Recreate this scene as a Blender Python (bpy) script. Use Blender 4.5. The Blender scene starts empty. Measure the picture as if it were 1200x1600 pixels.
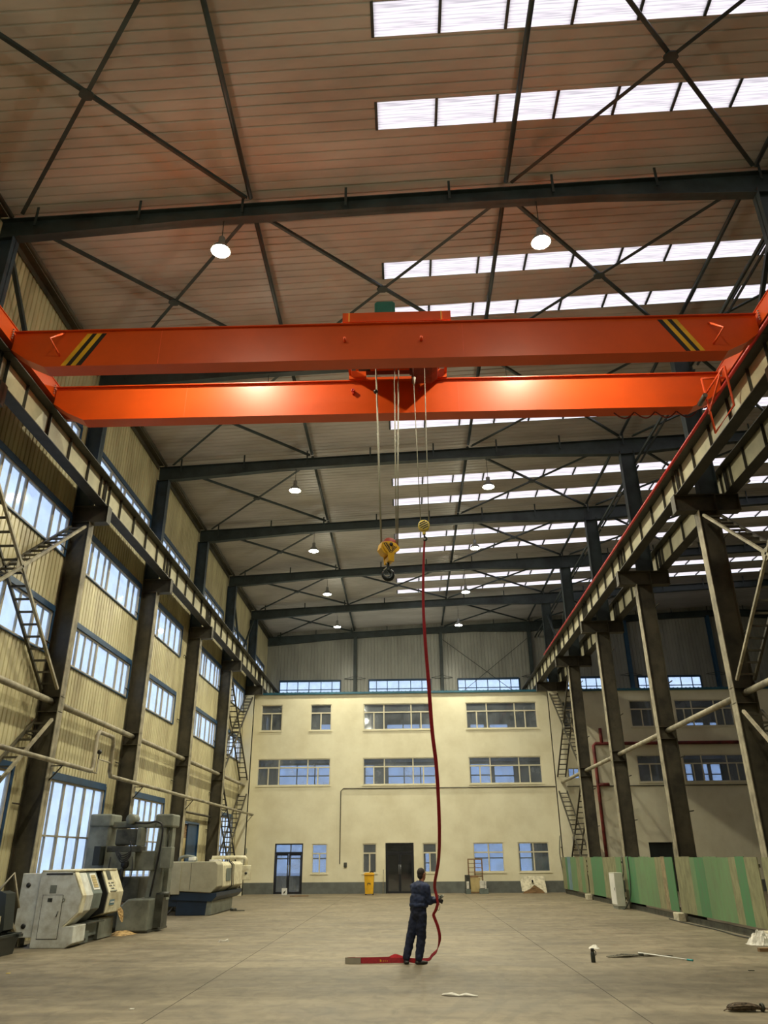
import bpy, bmesh, math, random
from mathutils import Vector, Matrix
random.seed(7)
scn = bpy.context.scene
COL = scn.collection
PI = math.pi
# ------------------------------------------------------------------ camera
CX, CY, CAMH = 600.0, 800.0, 1.9
VPY, VPZ = (638.5, 1339.0), (580.0, -1765.0)          # where the lengthwise and the upright edges of the hall meet
_a = (VPY[0]-CX, VPY[1]-CY); _b = (VPZ[0]-CX, VPZ[1]-CY)
FPX = math.sqrt(-(_a[0]*_b[0]+_a[1]*_b[1]))
_Y = Vector((_a[0], -_a[1], -FPX)).normalized()
_Z = Vector((_b[0], -_b[1], -FPX)).normalized()
if _Z.y < 0: _Z = -_Z
_X = _Y.cross(_Z)
RM = Matrix((_X, _Y, _Z))
CPOS = Vector((0, 0, CAMH))
camd = bpy.data.cameras.new('camera'); cam = bpy.data.objects.new('camera', camd); COL.objects.link(cam)
camd.sensor_fit = 'VERTICAL'; camd.sensor_height = 36; camd.lens = FPX/1600*36
camd.clip_end = 500
cam.matrix_world = Matrix.Translation(CPOS) @ RM.to_4x4()
scn.camera = cam
def at(x, y, X=None, Y=None, Z=None):                 # survey: a point of the photo on a known plane of the hall
    d = RM @ Vector((x-CX, -(y-CY), -FPX))
    if X is not None: t = X/d.x
    elif Y is not None: t = Y/d.y
    else: t = (Z-CAMH)/d.z
    return CPOS + d*t
# ------------------------------------------------------------------ world, exposure
scn.view_settings.view_transform = 'Standard'; scn.view_settings.look = 'None'
scn.view_settings.gamma = 1.0; scn.view_settings.use_curve_mapping = False
scn.view_settings.exposure = 0.38
w = bpy.data.worlds.new('sky'); scn.world = w; w.use_nodes = True
nt = w.node_tree; nt.nodes.clear()
wo = nt.nodes.new('ShaderNodeOutputWorld'); bg = nt.nodes.new('ShaderNodeBackground')
tc = nt.nodes.new('ShaderNodeTexCoord'); sx = nt.nodes.new('ShaderNodeSeparateXYZ'); cr = nt.nodes.new('ShaderNodeValToRGB')
nt.links.new(tc.outputs['Generated'], sx.inputs[0]); nt.links.new(sx.outputs['Z'], cr.inputs[0])
cr.color_ramp.elements[0].position = 0.0; cr.color_ramp.elements[0].color = (0.78, 0.88, 1.0, 1)
cr.color_ramp.elements[1].position = 0.6; cr.color_ramp.elements[1].color = (0.80, 0.86, 1.0, 1)
nt.links.new(cr.outputs[0], bg.inputs[0]); bg.inputs[1].default_value = 1.3
nt.links.new(bg.outputs[0], wo.inputs[0])
scn.cycles.max_bounces = 6; scn.cycles.diffuse_bounces = 4; scn.cycles.glossy_bounces = 2
scn.cycles.transmission_bounces = 4; scn.cycles.transparent_max_bounces = 12
scn.cycles.caustics_reflective = False; scn.cycles.caustics_refractive = False
scn.cycles.sample_clamp_indirect = 4.0
LAMP_W = 1750.0; SIDE_W = 95.0; LAMP_COL = (1.0, 0.94, 0.71)
LAMP_X = (-4.3, 3.47); LAMP_Z = 15.36

# ------------------------------------------------------------------ materials
def mat(name, col, rough=0.6, metal=0.0, var=0.12, scale=2.0, bump=0.0, col2=None, spec=0.5, stretch=None, detail=5.0):
    m = bpy.data.materials.new(name); m.use_nodes = True
    n = m.node_tree; p = n.nodes['Principled BSDF']
    tcn = n.nodes.new('ShaderNodeTexCoord'); mp = n.nodes.new('ShaderNodeMapping')
    n.links.new(tcn.outputs['Object'], mp.inputs[0])
    if stretch: mp.inputs['Scale'].default_value = stretch
    no = n.nodes.new('ShaderNodeTexNoise'); no.inputs['Scale'].default_value = scale; no.inputs['Detail'].default_value = detail
    no.inputs['Roughness'].default_value = 0.62
    n.links.new(mp.outputs[0], no.inputs['Vector'])
    r = n.nodes.new('ShaderNodeValToRGB'); n.links.new(no.outputs[0], r.inputs[0])
    c2 = col2 or tuple(max(0, c*(1-var*2)) for c in col)
    c1 = tuple(min(1, c*(1+var)) for c in col)
    r.color_ramp.elements[0].position = 0.32; r.color_ramp.elements[0].color = (*c2, 1)
    r.color_ramp.elements[1].position = 0.62; r.color_ramp.elements[1].color = (*c1, 1)
    n.links.new(r.outputs[0], p.inputs['Base Color'])
    p.inputs['Roughness'].default_value = rough; p.inputs['Metallic'].default_value = metal
    p.inputs['Specular IOR Level'].default_value = spec
    if bump:
        b = n.nodes.new('ShaderNodeBump'); b.inputs['Strength'].default_value = bump; b.inputs['Distance'].default_value = 0.02
        n.links.new(no.outputs[0], b.inputs['Height']); n.links.new(b.outputs[0], p.inputs['Normal'])
    return m
def emis(name, col, s):
    m = bpy.data.materials.new(name); m.use_nodes = True; n = m.node_tree; n.nodes.clear()
    e = n.nodes.new('ShaderNodeEmission'); o = n.nodes.new('ShaderNodeOutputMaterial')
    e.inputs[0].default_value = (*col, 1); e.inputs[1].default_value = s; n.links.new(e.outputs[0], o.inputs[0]); return m
def glass(name, tint=(.9, .95, 1), haze=0.15, gloss=0.06, hcol=(.8, .85, .9)):
    m = bpy.data.materials.new(name); m.use_nodes = True; n = m.node_tree; n.nodes.clear()
    o = n.nodes.new('ShaderNodeOutputMaterial'); t = n.nodes.new('ShaderNodeBsdfTransparent'); t.inputs[0].default_value = (*tint, 1)
    g = n.nodes.new('ShaderNodeBsdfGlossy'); g.inputs['Roughness'].default_value = 0.05
    t1 = n.nodes.new('ShaderNodeBsdfTranslucent'); t1.inputs[0].default_value = (*hcol, 1)
    t2 = n.nodes.new('ShaderNodeBsdfDiffuse'); t2.inputs[0].default_value = (*hcol, 1)
    tr = n.nodes.new('ShaderNodeMixShader'); tr.inputs[0].default_value = .45
    n.links.new(t1.outputs[0], tr.inputs[1]); n.links.new(t2.outputs[0], tr.inputs[2])
    a = n.nodes.new('ShaderNodeMixShader'); b = n.nodes.new('ShaderNodeMixShader')
    no = n.nodes.new('ShaderNodeTexNoise'); no.inputs['Scale'].default_value = 1.3; tcn = n.nodes.new('ShaderNodeTexCoord')
    n.links.new(tcn.outputs['Object'], no.inputs['Vector'])
    mu = n.nodes.new('ShaderNodeMath'); mu.operation = 'MULTIPLY'; mu.inputs[1].default_value = haze*2; n.links.new(no.outputs[0], mu.inputs[0])
    n.links.new(mu.outputs[0], a.inputs[0]); n.links.new(t.outputs[0], a.inputs[1]); n.links.new(tr.outputs[0], a.inputs[2])
    b.inputs[0].default_value = gloss; n.links.new(a.outputs[0], b.inputs[1]); n.links.new(g.outputs[0], b.inputs[2])
    n.links.new(b.outputs[0], o.inputs[0]); return m

M = {}
M['steel'] = mat('dark_green_painted_steel', (.032, .046, .047), .5, var=.25, scale=1.2)
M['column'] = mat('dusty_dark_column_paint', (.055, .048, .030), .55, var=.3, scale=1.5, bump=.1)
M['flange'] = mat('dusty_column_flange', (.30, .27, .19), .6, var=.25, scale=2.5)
M['upper_steel'] = mat('dark_blue_grey_steel', (.026, .045, .066), .5, var=.2)
M['sheave_red'] = mat('dull_red_sheave', (.28, .03, .02), .45)
M['blue_steel'] = mat('blue_painted_steel', (.03, .09, .17), .45)
M['beam'] = mat('grey_runway_beam_paint', (.042, .040, .032), .55, var=.25, scale=1.5)
M['beam_web'] = mat('cream_runway_beam_web', (.40, .37, .24), .55, var=.12, scale=1)
M['siding'] = mat('cream_ribbed_siding', (.50, .46, .28), .34, var=.16, scale=1.3, stretch=(1, 1, .25), col2=(.36, .31, .18))
M['gable'] = mat('grey_ribbed_gable_siding', (.34, .34, .30), .30, var=.10, scale=1, stretch=(1, 1, .3))
M['roof'] = mat('grey_roof_liner', (.50, .47, .44), .45, var=.10, scale=.55, stretch=(.35, 1, 1), col2=(.36, .33, .30))
M['plaster'] = mat('cream_plaster', (.74, .70, .52), .75, var=.04, scale=.7, bump=.15, col2=(.66, .61, .43))
M['dado'] = mat('grey_dado_paint', (.12, .13, .12), .6)
M['white_wall'] = mat('pale_room_paint', (.60, .63, .66), .8)
M['coping'] = mat('teal_blue_coping', (.02, .10, .15), .4)
M['alu'] = mat('dull_aluminium_frame', (.42, .38, .29), .45, var=.1)
M['upvc'] = mat('cream_window_frame', (.62, .58, .44), .5, var=.06)
M['blueframe'] = mat('blue_window_surround', (.02, .06, .13), .4)
M['blackframe'] = mat('black_door_frame', (.012, .014, .02), .35)
M['glass'] = glass('window_glass', (.80, .88, 1), .20)
M['glass_far'] = glass('room_window_glass', (.72, .78, .86), .20, .08)  # pane haze greys the dark panes in place of light inside the rooms
M['glass_dark'] = glass('tinted_door_glass', (.22, .25, .30), .07, .12, (.35, .38, .42))
M['orange'] = mat('bright_orange_crane_paint', (.66, .080, .006), .36, var=.05, scale=.8, bump=.03, spec=.5)
M['orange_rod'] = mat('orange_handrail_paint', (.85, .11, .03), .4)
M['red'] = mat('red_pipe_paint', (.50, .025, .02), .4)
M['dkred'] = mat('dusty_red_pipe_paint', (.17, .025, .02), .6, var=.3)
M['yellow'] = mat('yellow_paint', (.75, .42, .02), .4)
M['paleyellow'] = mat('pale_yellow_paint', (.80, .62, .12), .4)
M['black'] = mat('black_paint', (.012, .012, .012), .45)
M['blacksteel'] = mat('black_forged_steel', (.02, .025, .027), .32, metal=.6)
M['motor_green'] = mat('teal_green_motor_paint', (.01, .12, .09), .45)
M['rope'] = mat('greased_wire_rope', (.30, .29, .22), .55, scale=60)
M['rail'] = mat('steel_rail', (.12, .10, .08), .5, metal=.5)
M['sling'] = mat('dark_red_webbing', (.30, .008, .018), .6, scale=20)
M['sling_edge'] = mat('red_webbing', (.50, .02, .03), .6, scale=20)
M['sling_eye'] = mat('grey_sling_sleeve', (.26, .24, .19), .8)
M['lampshade'] = mat('spun_aluminium_shade', (.35, .36, .36), .35, metal=.5)
M['lamp_on'] = emis('lamp_glow', (1.0, .95, .70), 60.0)
M['gm'] = mat('grey_green_machine_paint', (.19, .205, .17), .5, var=.2, scale=2)
M['gm_dark'] = mat('oily_dark_machine_paint', (.055, .058, .046), .5, var=.35, scale=3)
M['mwhite'] = mat('scuffed_white_machine_paint', (.56, .58, .54), .5, var=.10, scale=3.5, col2=(.40, .39, .33))
M['mcream'] = mat('worn_cream_machine_paint', (.66, .63, .46), .45, var=.10, scale=4, col2=(.45, .39, .24))
M['mgrey'] = mat('slate_machine_paint', (.14, .17, .155), .5, var=.15)
M['mbeige'] = mat('beige_lathe_paint', (.33, .31, .22), .5, var=.08)
M['mblue'] = mat('dark_blue_machine_paint', (.008, .022, .048), .45)
M['door_blue'] = mat('blue_door_paint', (.012, .05, .12), .45)
M['fgreen'] = mat('green_board_paint', (.095, .185, .08), .65, var=.22, scale=2.5, stretch=(1, 2, .8), col2=(.12, .18, .09))
M['fdgreen'] = mat('deep_green_board_paint', (.045, .155, .062), .6, var=.25, scale=3, stretch=(1, 2, .8), col2=(.08, .16, .08))
M['fbeige'] = mat('faded_olive_board', (.20, .20, .105), .7, var=.15, scale=3, stretch=(1, 2, .8))
M['fbrown'] = mat('faded_tan_board', (.25, .20, .11), .7, var=.2, scale=5)
M['fblue'] = mat('pale_blue_gate_paint', (.13, .22, .26), .6)
M['block'] = mat('whitewashed_block', (.50, .46, .34), .8, var=.2, scale=6, bump=.3)
M['ebox'] = mat('light_grey_enclosure', (.42, .42, .35), .5, var=.06)
M['plastic_black'] = mat('black_plastic', (.02, .025, .022), .4)
M['bag'] = mat('white_woven_bag', (.62, .60, .54), .7, var=.15, scale=8)
M['wood'] = mat('worn_wood', (.22, .13, .06), .7, var=.3, scale=3, stretch=(1, 1, 6))
M['ply'] = mat('yellowed_plywood', (.42, .33, .15), .7)
M['cardboard'] = mat('brown_cardboard', (.38, .25, .10), .8, var=.3, scale=5)
M['mophead'] = mat('grey_mop_strands', (.13, .12, .09), .9, var=.4, scale=30)
M['sack_rope'] = mat('dirty_brown_strapping', (.13, .095, .065), .8, var=.45, scale=25)
M['teal'] = mat('teal_plastic', (.03, .30, .32), .4)
M['white'] = mat('white_plastic', (.7, .7, .66), .4, var=.05)
M['jacket'] = mat('navy_work_jacket', (.010, .021, .068), .75, var=.25, scale=9, bump=.25)
M['trouser'] = mat('navy_work_trousers', (.008, .014, .045), .8, var=.25, scale=9, bump=.25)
M['skin'] = mat('skin', (.36, .19, .115), .55, var=.06)
M['hair'] = mat('short_dark_hair', (.028, .020, .014), .8, var=.3, scale=60, bump=.4)
M['shoe'] = mat('black_shoe', (.018, .016, .014), .5)
M['outside'] = mat('pale_outdoor_concrete', (.45, .50, .55), .9)
M['outside2'] = mat('pale_cladding_outdoors', (.55, .60, .66), .9)

def floor_mat():
    m = bpy.data.materials.new('dusty_concrete_floor'); m.use_nodes = True; n = m.node_tree; p = n.nodes['Principled BSDF']
    L = n.links.new
    tcn = n.nodes.new('ShaderNodeTexCoord')
    def noise(scale, stretch=(1, 1, 1), det=6, rot=0):
        mp = n.nodes.new('ShaderNodeMapping'); mp.inputs['Scale'].default_value = stretch; mp.inputs['Rotation'].default_value = (0, 0, rot)
        L(tcn.outputs['Object'], mp.inputs[0]); t = n.nodes.new('ShaderNodeTexNoise'); t.inputs['Scale'].default_value = scale
        t.inputs['Detail'].default_value = det; t.inputs['Roughness'].default_value = .65; t.inputs['Distortion'].default_value = .6
        L(mp.outputs[0], t.inputs['Vector']); return t
    a = noise(.45, (1, 1.6, 1)); b = noise(3.2, (1, .7, 1), 8); c = noise(.9, (.35, 3.0, 1), 5, .08)
    r = n.nodes.new('ShaderNodeValToRGB'); L(a.outputs[0], r.inputs[0])
    r.color_ramp.elements[0].position = .3; r.color_ramp.elements[0].color = (.130, .107, .068, 1)
    r.color_ramp.elements[1].position = .72; r.color_ramp.elements[1].color = (.270, .226, .148, 1)
    def mix(x, y, f, mode='MULTIPLY'):
        k = n.nodes.new('ShaderNodeMix'); k.data_type = 'RGBA'; k.blend_type = mode; k.inputs[0].default_value = f
        L(x, k.inputs[6]); L(y, k.inputs[7]); return k.outputs[2]
    r2 = n.nodes.new('ShaderNodeValToRGB'); L(b.outputs[0], r2.inputs[0])
    r2.color_ramp.elements[0].position = .35; r2.color_ramp.elements[0].color = (.60, .58, .54, 1); r2.color_ramp.elements[1].position = .58
    r3 = n.nodes.new('ShaderNodeValToRGB'); L(c.outputs[0], r3.inputs[0])
    r3.color_ramp.elements[0].position = .38; r3.color_ramp.elements[0].color = (.62, .60, .56, 1); r3.color_ramp.elements[1].position = .55
    col = mix(r.outputs[0], r2.outputs[0], .8); col = mix(col, r3.outputs[0], .55)
    # curved tyre scuffs: thin rings round two turning centres
    sp = n.nodes.new('ShaderNodeSeparateXYZ'); L(tcn.outputs['Object'], sp.inputs[0])
    def ring(cx, cy, rad, wd):
        def mth(op, x, y=None):
            q = n.nodes.new('ShaderNodeMath'); q.operation = op
            for i, v in enumerate((x, y)):
                if v is None: continue
                if isinstance(v, (int, float)): q.inputs[i].default_value = v
                else: L(v, q.inputs[i])
            return q.outputs[0]
        dx = mth('SUBTRACT', sp.outputs[0], cx); dy = mth('SUBTRACT', sp.outputs[1], cy)
        d = mth('SQRT', mth('ADD', mth('MULTIPLY', dx, dx), mth('MULTIPLY', dy, dy)))
        e = mth('ABSOLUTE', mth('SUBTRACT', d, rad))
        s = mth('LESS_THAN', e, wd)
        return mth('MULTIPLY', mth('MULTIPLY', s, b.outputs[0]), .45)
    for (cx, cy, rad, wd) in ((3.5, 27, 5.6, .05), (3.5, 27, 5.9, .05), (-8, 15, 9.0, .07), (-8, 15, 9.5, .05), (-1, 38, 7, .09), (6, 10, 5, .06)):
        k = n.nodes.new('ShaderNodeMix'); k.data_type = 'RGBA'; L(ring(cx, cy, rad, wd), k.inputs[0])
        L(col, k.inputs[6]); k.inputs[7].default_value = (.10, .088, .062, 1); col = k.outputs[2]
    L(col, p.inputs['Base Color'])
    ro = n.nodes.new('ShaderNodeMapRange'); L(a.outputs[0], ro.inputs[0]); ro.inputs[3].default_value = .42; ro.inputs[4].default_value = .75
    L(ro.outputs[0], p.inputs['Roughness'])
    bu = n.nodes.new('ShaderNodeBump'); bu.inputs['Strength'].default_value = .15; bu.inputs['Distance'].default_value = .01
    L(b.outputs[0], bu.inputs['Height']); L(bu.outputs[0], p.inputs['Normal'])
    return m
M['floor'] = floor_mat()
def skylight_mat():
    m = bpy.data.materials.new('weathered_translucent_sheet'); m.use_nodes = True; n = m.node_tree; n.nodes.clear()
    o = n.nodes.new('ShaderNodeOutputMaterial'); tr = n.nodes.new('ShaderNodeBsdfTranslucent'); d = n.nodes.new('ShaderNodeBsdfDiffuse')
    mx = n.nodes.new('ShaderNodeMixShader'); mx.inputs[0].default_value = .12
    tcn = n.nodes.new('ShaderNodeTexCoord'); mp = n.nodes.new('ShaderNodeMapping'); mp.inputs['Scale'].default_value = (.5, 14, 1)
    no = n.nodes.new('ShaderNodeTexNoise'); no.inputs['Scale'].default_value = 1.6; no.inputs['Detail'].default_value = 4
    r = n.nodes.new('ShaderNodeValToRGB'); r.color_ramp.elements[0].position = .34; r.color_ramp.elements[0].color = (.52, .45, .44, 1)
    r.color_ramp.elements[1].position = .56; r.color_ramp.elements[1].color = (1.0, .86, .80, 1)
    L = n.links.new
    L(tcn.outputs['Object'], mp.inputs[0]); L(mp.outputs[0], no.inputs['Vector']); L(no.outputs[0], r.inputs[0])
    L(r.outputs[0], tr.inputs[0]); d.inputs[0].default_value = (.5, .45, .42, 1)
    L(tr.outputs[0], mx.inputs[1]); L(d.outputs[0], mx.inputs[2]); L(mx.outputs[0], o.inputs[0]); return m
M['skylight'] = skylight_mat()

# ------------------------------------------------------------------ mesh helpers
def V(*a): return Vector(a)
class MB:
    def __init__(s): s.v = []; s.f = []; s.sm = []
    def add(s, vs, fs, smooth=False):
        o = len(s.v); s.v += [tuple(v) for v in vs]; s.f += [tuple(i+o for i in f) for f in fs]; s.sm += [smooth]*len(fs); return s
    def box(s, x0, x1, y0, y1, z0, z1):
        if x0 > x1: x0, x1 = x1, x0
        if y0 > y1: y0, y1 = y1, y0
        if z0 > z1: z0, z1 = z1, z0
        return s.add([(x0,y0,z0),(x1,y0,z0),(x1,y1,z0),(x0,y1,z0),(x0,y0,z1),(x1,y0,z1),(x1,y1,z1),(x0,y1,z1)],
              [(0,3,2,1),(4,5,6,7),(0,1,5,4),(1,2,6,5),(2,3,7,6),(3,0,4,7)])
    def bar(s, a, b, w, h, up=(0, 0, 1)):                # rectangular bar from a to b, w across, h along up
        a, b, up = Vector(a), Vector(b), Vector(up); d = (b-a).normalized()
        x = d.cross(up)
        if x.length < 1e-4: x = d.cross(Vector((1, 0, 0)))
        x.normalize(); u = x.cross(d).normalized()
        vs = []
        for p in (a, b):
            for i, j in ((-1,-1),(1,-1),(1,1),(-1,1)): vs.append(p + x*(i*w/2) + u*(j*h/2))
        return s.add(vs, [(0,1,2,3),(7,6,5,4),(0,4,5,1),(1,5,6,2),(2,6,7,3),(3,7,4,0)])
    def tube(s, pts, r, n=10, closed=False):
        pts = [Vector(p) for p in pts]; N = len(pts); rs = r if isinstance(r, (list, tuple)) else [r]*N
        vs = []; prev = None
        for i, p in enumerate(pts):
            if closed: d = pts[(i+1) % N]-pts[i-1]
            else: d = pts[min(i+1, N-1)]-pts[max(i-1, 0)]
            d.normalize()
            if prev is None:
                x = d.cross(Vector((0, 0, 1)))
                if x.length < .05: x = d.cross(Vector((1, 0, 0)))
            else:
                x = prev - d*prev.dot(d)
                if x.length < .01: x = d.cross(Vector((0, 0, 1)))
            x.normalize(); prev = x; y = d.cross(x)
            for k in range(n):
                a = 2*PI*k/n; vs.append(p + x*(math.cos(a)*rs[i]) + y*(math.sin(a)*rs[i]))
        fs = []
        for i in range(N if closed else N-1):
            j = (i+1) % N
            for k in range(n): fs.append((i*n+k, i*n+(k+1) % n, j*n+(k+1) % n, j*n+k))
        s.add(vs, fs, True)
        if not closed:
            s.add([vs[k] for k in range(n)], [tuple(reversed(range(n)))]); s.add([vs[(N-1)*n+k] for k in range(n)], [tuple(range(n))])
        return s
    def cyl(s, a, b, r, n=16, r2=None): return s.tube([a, b], [r, r if r2 is None else r2], n)
    def lathe(s, prof, c=(0, 0, 0), axis='Z', n=24, smooth=True):  # prof: (radius, height)
        vs = []; fs = []
        for r, h in prof:
            for k in range(n):
                a = 2*PI*k/n; p = (r*math.cos(a), r*math.sin(a), h)
                if axis == 'Y': p = (p[0], p[2], p[1])
                if axis == 'X': p = (p[2], p[0], p[1])
                vs.append((p[0]+c[0], p[1]+c[1], p[2]+c[2]))
        for i in range(len(prof)-1):
            for k in range(n): fs.append((i*n+k, i*n+(k+1) % n, (i+1)*n+(k+1) % n, (i+1)*n+k))
        return s.add(vs, fs, smooth)
    def prism(s, poly, a, b, plane='XZ'):                # polygon in a plane, extruded along the third axis from a to b
        def P(u, v, w_):
            return {'XZ': (u, w_, v), 'YZ': (w_, u, v), 'XY': (u, v, w_)}[plane]
        n = len(poly); vs = [P(u, v, a) for u, v in poly]+[P(u, v, b) for u, v in poly]
        return s.add(vs, [tuple(range(n)), tuple(reversed(range(n, 2*n)))]+[(i, (i+1) % n, (i+1) % n+n, i+n) for i in range(n)])
    def sphere(s, c, rx, ry=None, rz=None, n=16, m=10):
        ry = ry or rx; rz = rz or rx; vs = []; fs = []
        for i in range(m+1):
            t = PI*i/m
            for k in range(n):
                a = 2*PI*k/n; vs.append((c[0]+rx*math.sin(t)*math.cos(a), c[1]+ry*math.sin(t)*math.sin(a), c[2]+rz*math.cos(t)))
        for i in range(m):
            for k in range(n): fs.append((i*n+k, (i+1)*n+k, (i+1)*n+(k+1) % n, i*n+(k+1) % n))
        return s.add(vs, fs, True)
    def ibeam(s, a, b, depth, width, tf, tw, up=(0, 0, 1)):
        a, b, up = Vector(a), Vector(b), Vector(up); u = up.normalized()
        s.bar(a+u*(depth/2-tf/2), b+u*(depth/2-tf/2), width, tf, up); s.bar(a-u*(depth/2-tf/2), b-u*(depth/2-tf/2), width, tf, up)
        return s.bar(a, b, tw, depth-2*tf, up)
    def xf(s, mtx): s.v = [tuple(mtx @ Vector(v)) for v in s.v]; return s
    def build(s, name, m, parent=None, bevel=0, loc=None):
        me = bpy.data.meshes.new(name)
        if loc: s.v = [(v[0]-loc[0], v[1]-loc[1], v[2]-loc[2]) for v in s.v]
        me.from_pydata(s.v, [], s.f); me.polygons.foreach_set('use_smooth', s.sm)
        bm = bmesh.new(); bm.from_mesh(me); bmesh.ops.remove_doubles(bm, verts=bm.verts, dist=1e-5)
        bmesh.ops.recalc_face_normals(bm, faces=bm.faces); bm.to_mesh(me); bm.free()
        me.materials.append(M[m] if isinstance(m, str) else m); me.update()
        o = bpy.data.objects.new(name, me); COL.objects.link(o)
        if loc: o.location = loc
        if parent is not None:
            o.parent = parent
            o.matrix_parent_inverse = Matrix.Translation(-Vector(parent.location)) if not loc else Matrix.Identity(4)
        if bevel:
            md = o.modifiers.new('bevel', 'BEVEL'); md.width = bevel; md.segments = 2; md.limit_method = 'ANGLE'; md.angle_limit = .6
        return o
def thing(name, label, cat, loc=(0, 0, 0), group=None):
    o = bpy.data.objects.new(name, None); o.empty_display_size = .2; o.location = loc; COL.objects.link(o)
    return tag(o, label, cat, group)
def tag(o, label, cat, group=None):
    o['label'] = label; o['category'] = cat
    if group: o['group'] = group
    return o
def struct(o): o['kind'] = 'structure'; return o
def lab(o, t): o['label'] = t; return o
ORD = ['first', 'second', 'third', 'fourth', 'fifth', 'sixth', 'seventh', 'eighth']
def R(i): return 13.9+6.6*i                              # the hall's frame lines

# ------------------------------------------------------------------ shell
def sheet(name, m, u0, u1, v0, v1, holes, pitch, prof, mp):
    us = {u0, u1}; k = int((u0)//pitch)-1
    pts = []
    while k*pitch < u1:
        for f, d in prof: pts.append((k*pitch+f*pitch, d))
        k += 1
    pts.sort()
    def dep(u):
        for (a, da), (b, db) in zip(pts, pts[1:]):
            if a <= u <= b: return da if b-a < 1e-9 else da+(db-da)*(u-a)/(b-a)
        return 0
    us |= {p for p, _ in pts if u0 < p < u1}
    for h in holes: us |= {x for x in h[:2] if u0 < x < u1}
    us = sorted(us); mb = MB()
    for a, b in zip(us, us[1:]):
        if b-a < 1e-6: continue
        mid = (a+b)/2; iv = [(v0, v1)]
        for h in holes:
            if h[0] < mid < h[1]:
                nv = []
                for p, q in iv:
                    if h[3] <= p or h[2] >= q: nv.append((p, q)); continue
                    if p < h[2]: nv.append((p, h[2]))
                    if q > h[3]: nv.append((h[3], q))
                iv = nv
        da, db = dep(a+1e-7), dep(b-1e-7)
        for p, q in iv: mb.add([mp(a, p, da), mp(b, p, db), mp(b, q, db), mp(a, q, da)], [(0, 1, 2, 3)])
    return struct(mb.build(name, m))
def rz(x): return 16.85+.048*(x+9.85) if x < 23.5 else 16.85+.048*33.35-.048*(x-23.5)

fl = MB().box(-10.1, 27.7, -12, 53.8, -.3, 0).build('floor', 'floor'); struct(fl)
jt = MB()
JX = at(1020, 1600, Z=0).x
for x in (JX, JX-6.4): jt.box(x-.005, x+.005, 5, 48, .0005, .003)
for y in (): jt.box(-9.9, 14, y-.006, y+.006, .0005, .003)
struct(jt.build('trim_1', mat('dark_joint_filler', (.07, .06, .045), .9)))
struct(MB().box(-90, -10.2, -30, 90, -.4, -.1).box(-90, 60, 54.0, 120, -.4, -.1).build('ground_outside', 'outside'))

# window bands of the left wall: (y0, y1, z0, z1)
WL = {'A': [(15.2, 20.25), (21.0, 26.75), (28.0, 32.5), (34.6, 40.1), (41.0, 46.5)],
      'B': [(15.2, 20.25), (21.0, 26.75), (28.0, 32.5), (34.6, 40.1), (41.0, 46.5)],
      'G': [(15.4, 19.6), (21.4, 25.95), (28.2, 32.5), (41.2, 45.6)],
      'C': [(14.8, 19.9), (21.6, 26.8), (28.4, 32.6), (34.9, 39.6), (41.6, 46.2), (48.2, 52.4)]}
ZL = {'A': (10.0, 11.18), 'B': (7.12, 8.28), 'G': (.95, 3.95), 'C': (13.15, 14.05)}
holesL = [(a, b, *ZL[k]) for k in WL for a, b in WL[k]] + [(34.9, 38.3, 0, 3.35)]
prof = [(0, 0), (.72, 0), (.78, -.028), (.94, -.028)]
XW = -9.95
sheet('wall_left', 'siding', -12, 53.7, 0, 17.1, holesL, .21, prof, lambda u, v, d: (XW+d, u, v))
# roof with skylight strips
SK = [(9.35, 10.04), (11.52, 12.22), (16.55, 17.2), (18.5, 19.1), (23.3, 23.95), (25.1, 25.75), (30.02, 30.73), (32.15, 32.87), (36.36, 37.06), (38.52, 39.19), (43.34, 44.04), (45.53, 46.17)]
SKX0, SKP, SKN = -.42, 1.37, 17
profr = [(0, 0), (.80, 0), (.84, -.022), (.93, -.022)]
sheet('ceiling', 'roof', -12, 53.7, -10.1, 23.5, [(a, b, SKX0, SKX0+SKP*SKN) for a, b in SK], .26, profr, lambda u, v, d: (v, u, rz(v)-d))
sheet('ceiling_beyond_ridge', 'roof', -12, 53.7, 23.5, 27.7, [], .26, profr, lambda u, v, d: (v, u, rz(v)-d))
nwin = 0
def nextwin():
    global nwin; nwin += 1; return 'window_%d' % nwin
pane_me = None
for (a, b) in SK:
    wn = bpy.data.objects.new(nextwin(), None); COL.objects.link(wn); struct(wn)
    wn.location = (SKX0, (a+b)/2, rz(SKX0)); dy = (b-a)/2
    me = bpy.data.meshes.new('skylight_pane')
    vs = []; fs = []; K = 8
    for k in range(K+1):
        y = -dy-.02+(2*dy+.04)*k/K; z = .03+(.012 if k % 2 else 0)
        vs += [(.02, y, z), (SKP-.02, y, z+.048*(SKP-.04))]
    fs = [(2*k, 2*k+1, 2*k+3, 2*k+2) for k in range(K)]
    me.from_pydata(vs, [], fs); me.materials.append(M['skylight'])
    for i in range(SKN):
        o = bpy.data.objects.new('pane', me); COL.objects.link(o); o.parent = wn; o.location = (i*SKP, 0, .048*i*SKP)
    fr = MB()
    for i in range(SKN+1): fr.box(i*SKP-.03, i*SKP+.03, -dy-.01, dy+.01, .048*i*SKP-.01, .048*i*SKP+.09)
    fo = fr.build('window_frame', 'steel'); fo.parent = wn
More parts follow.
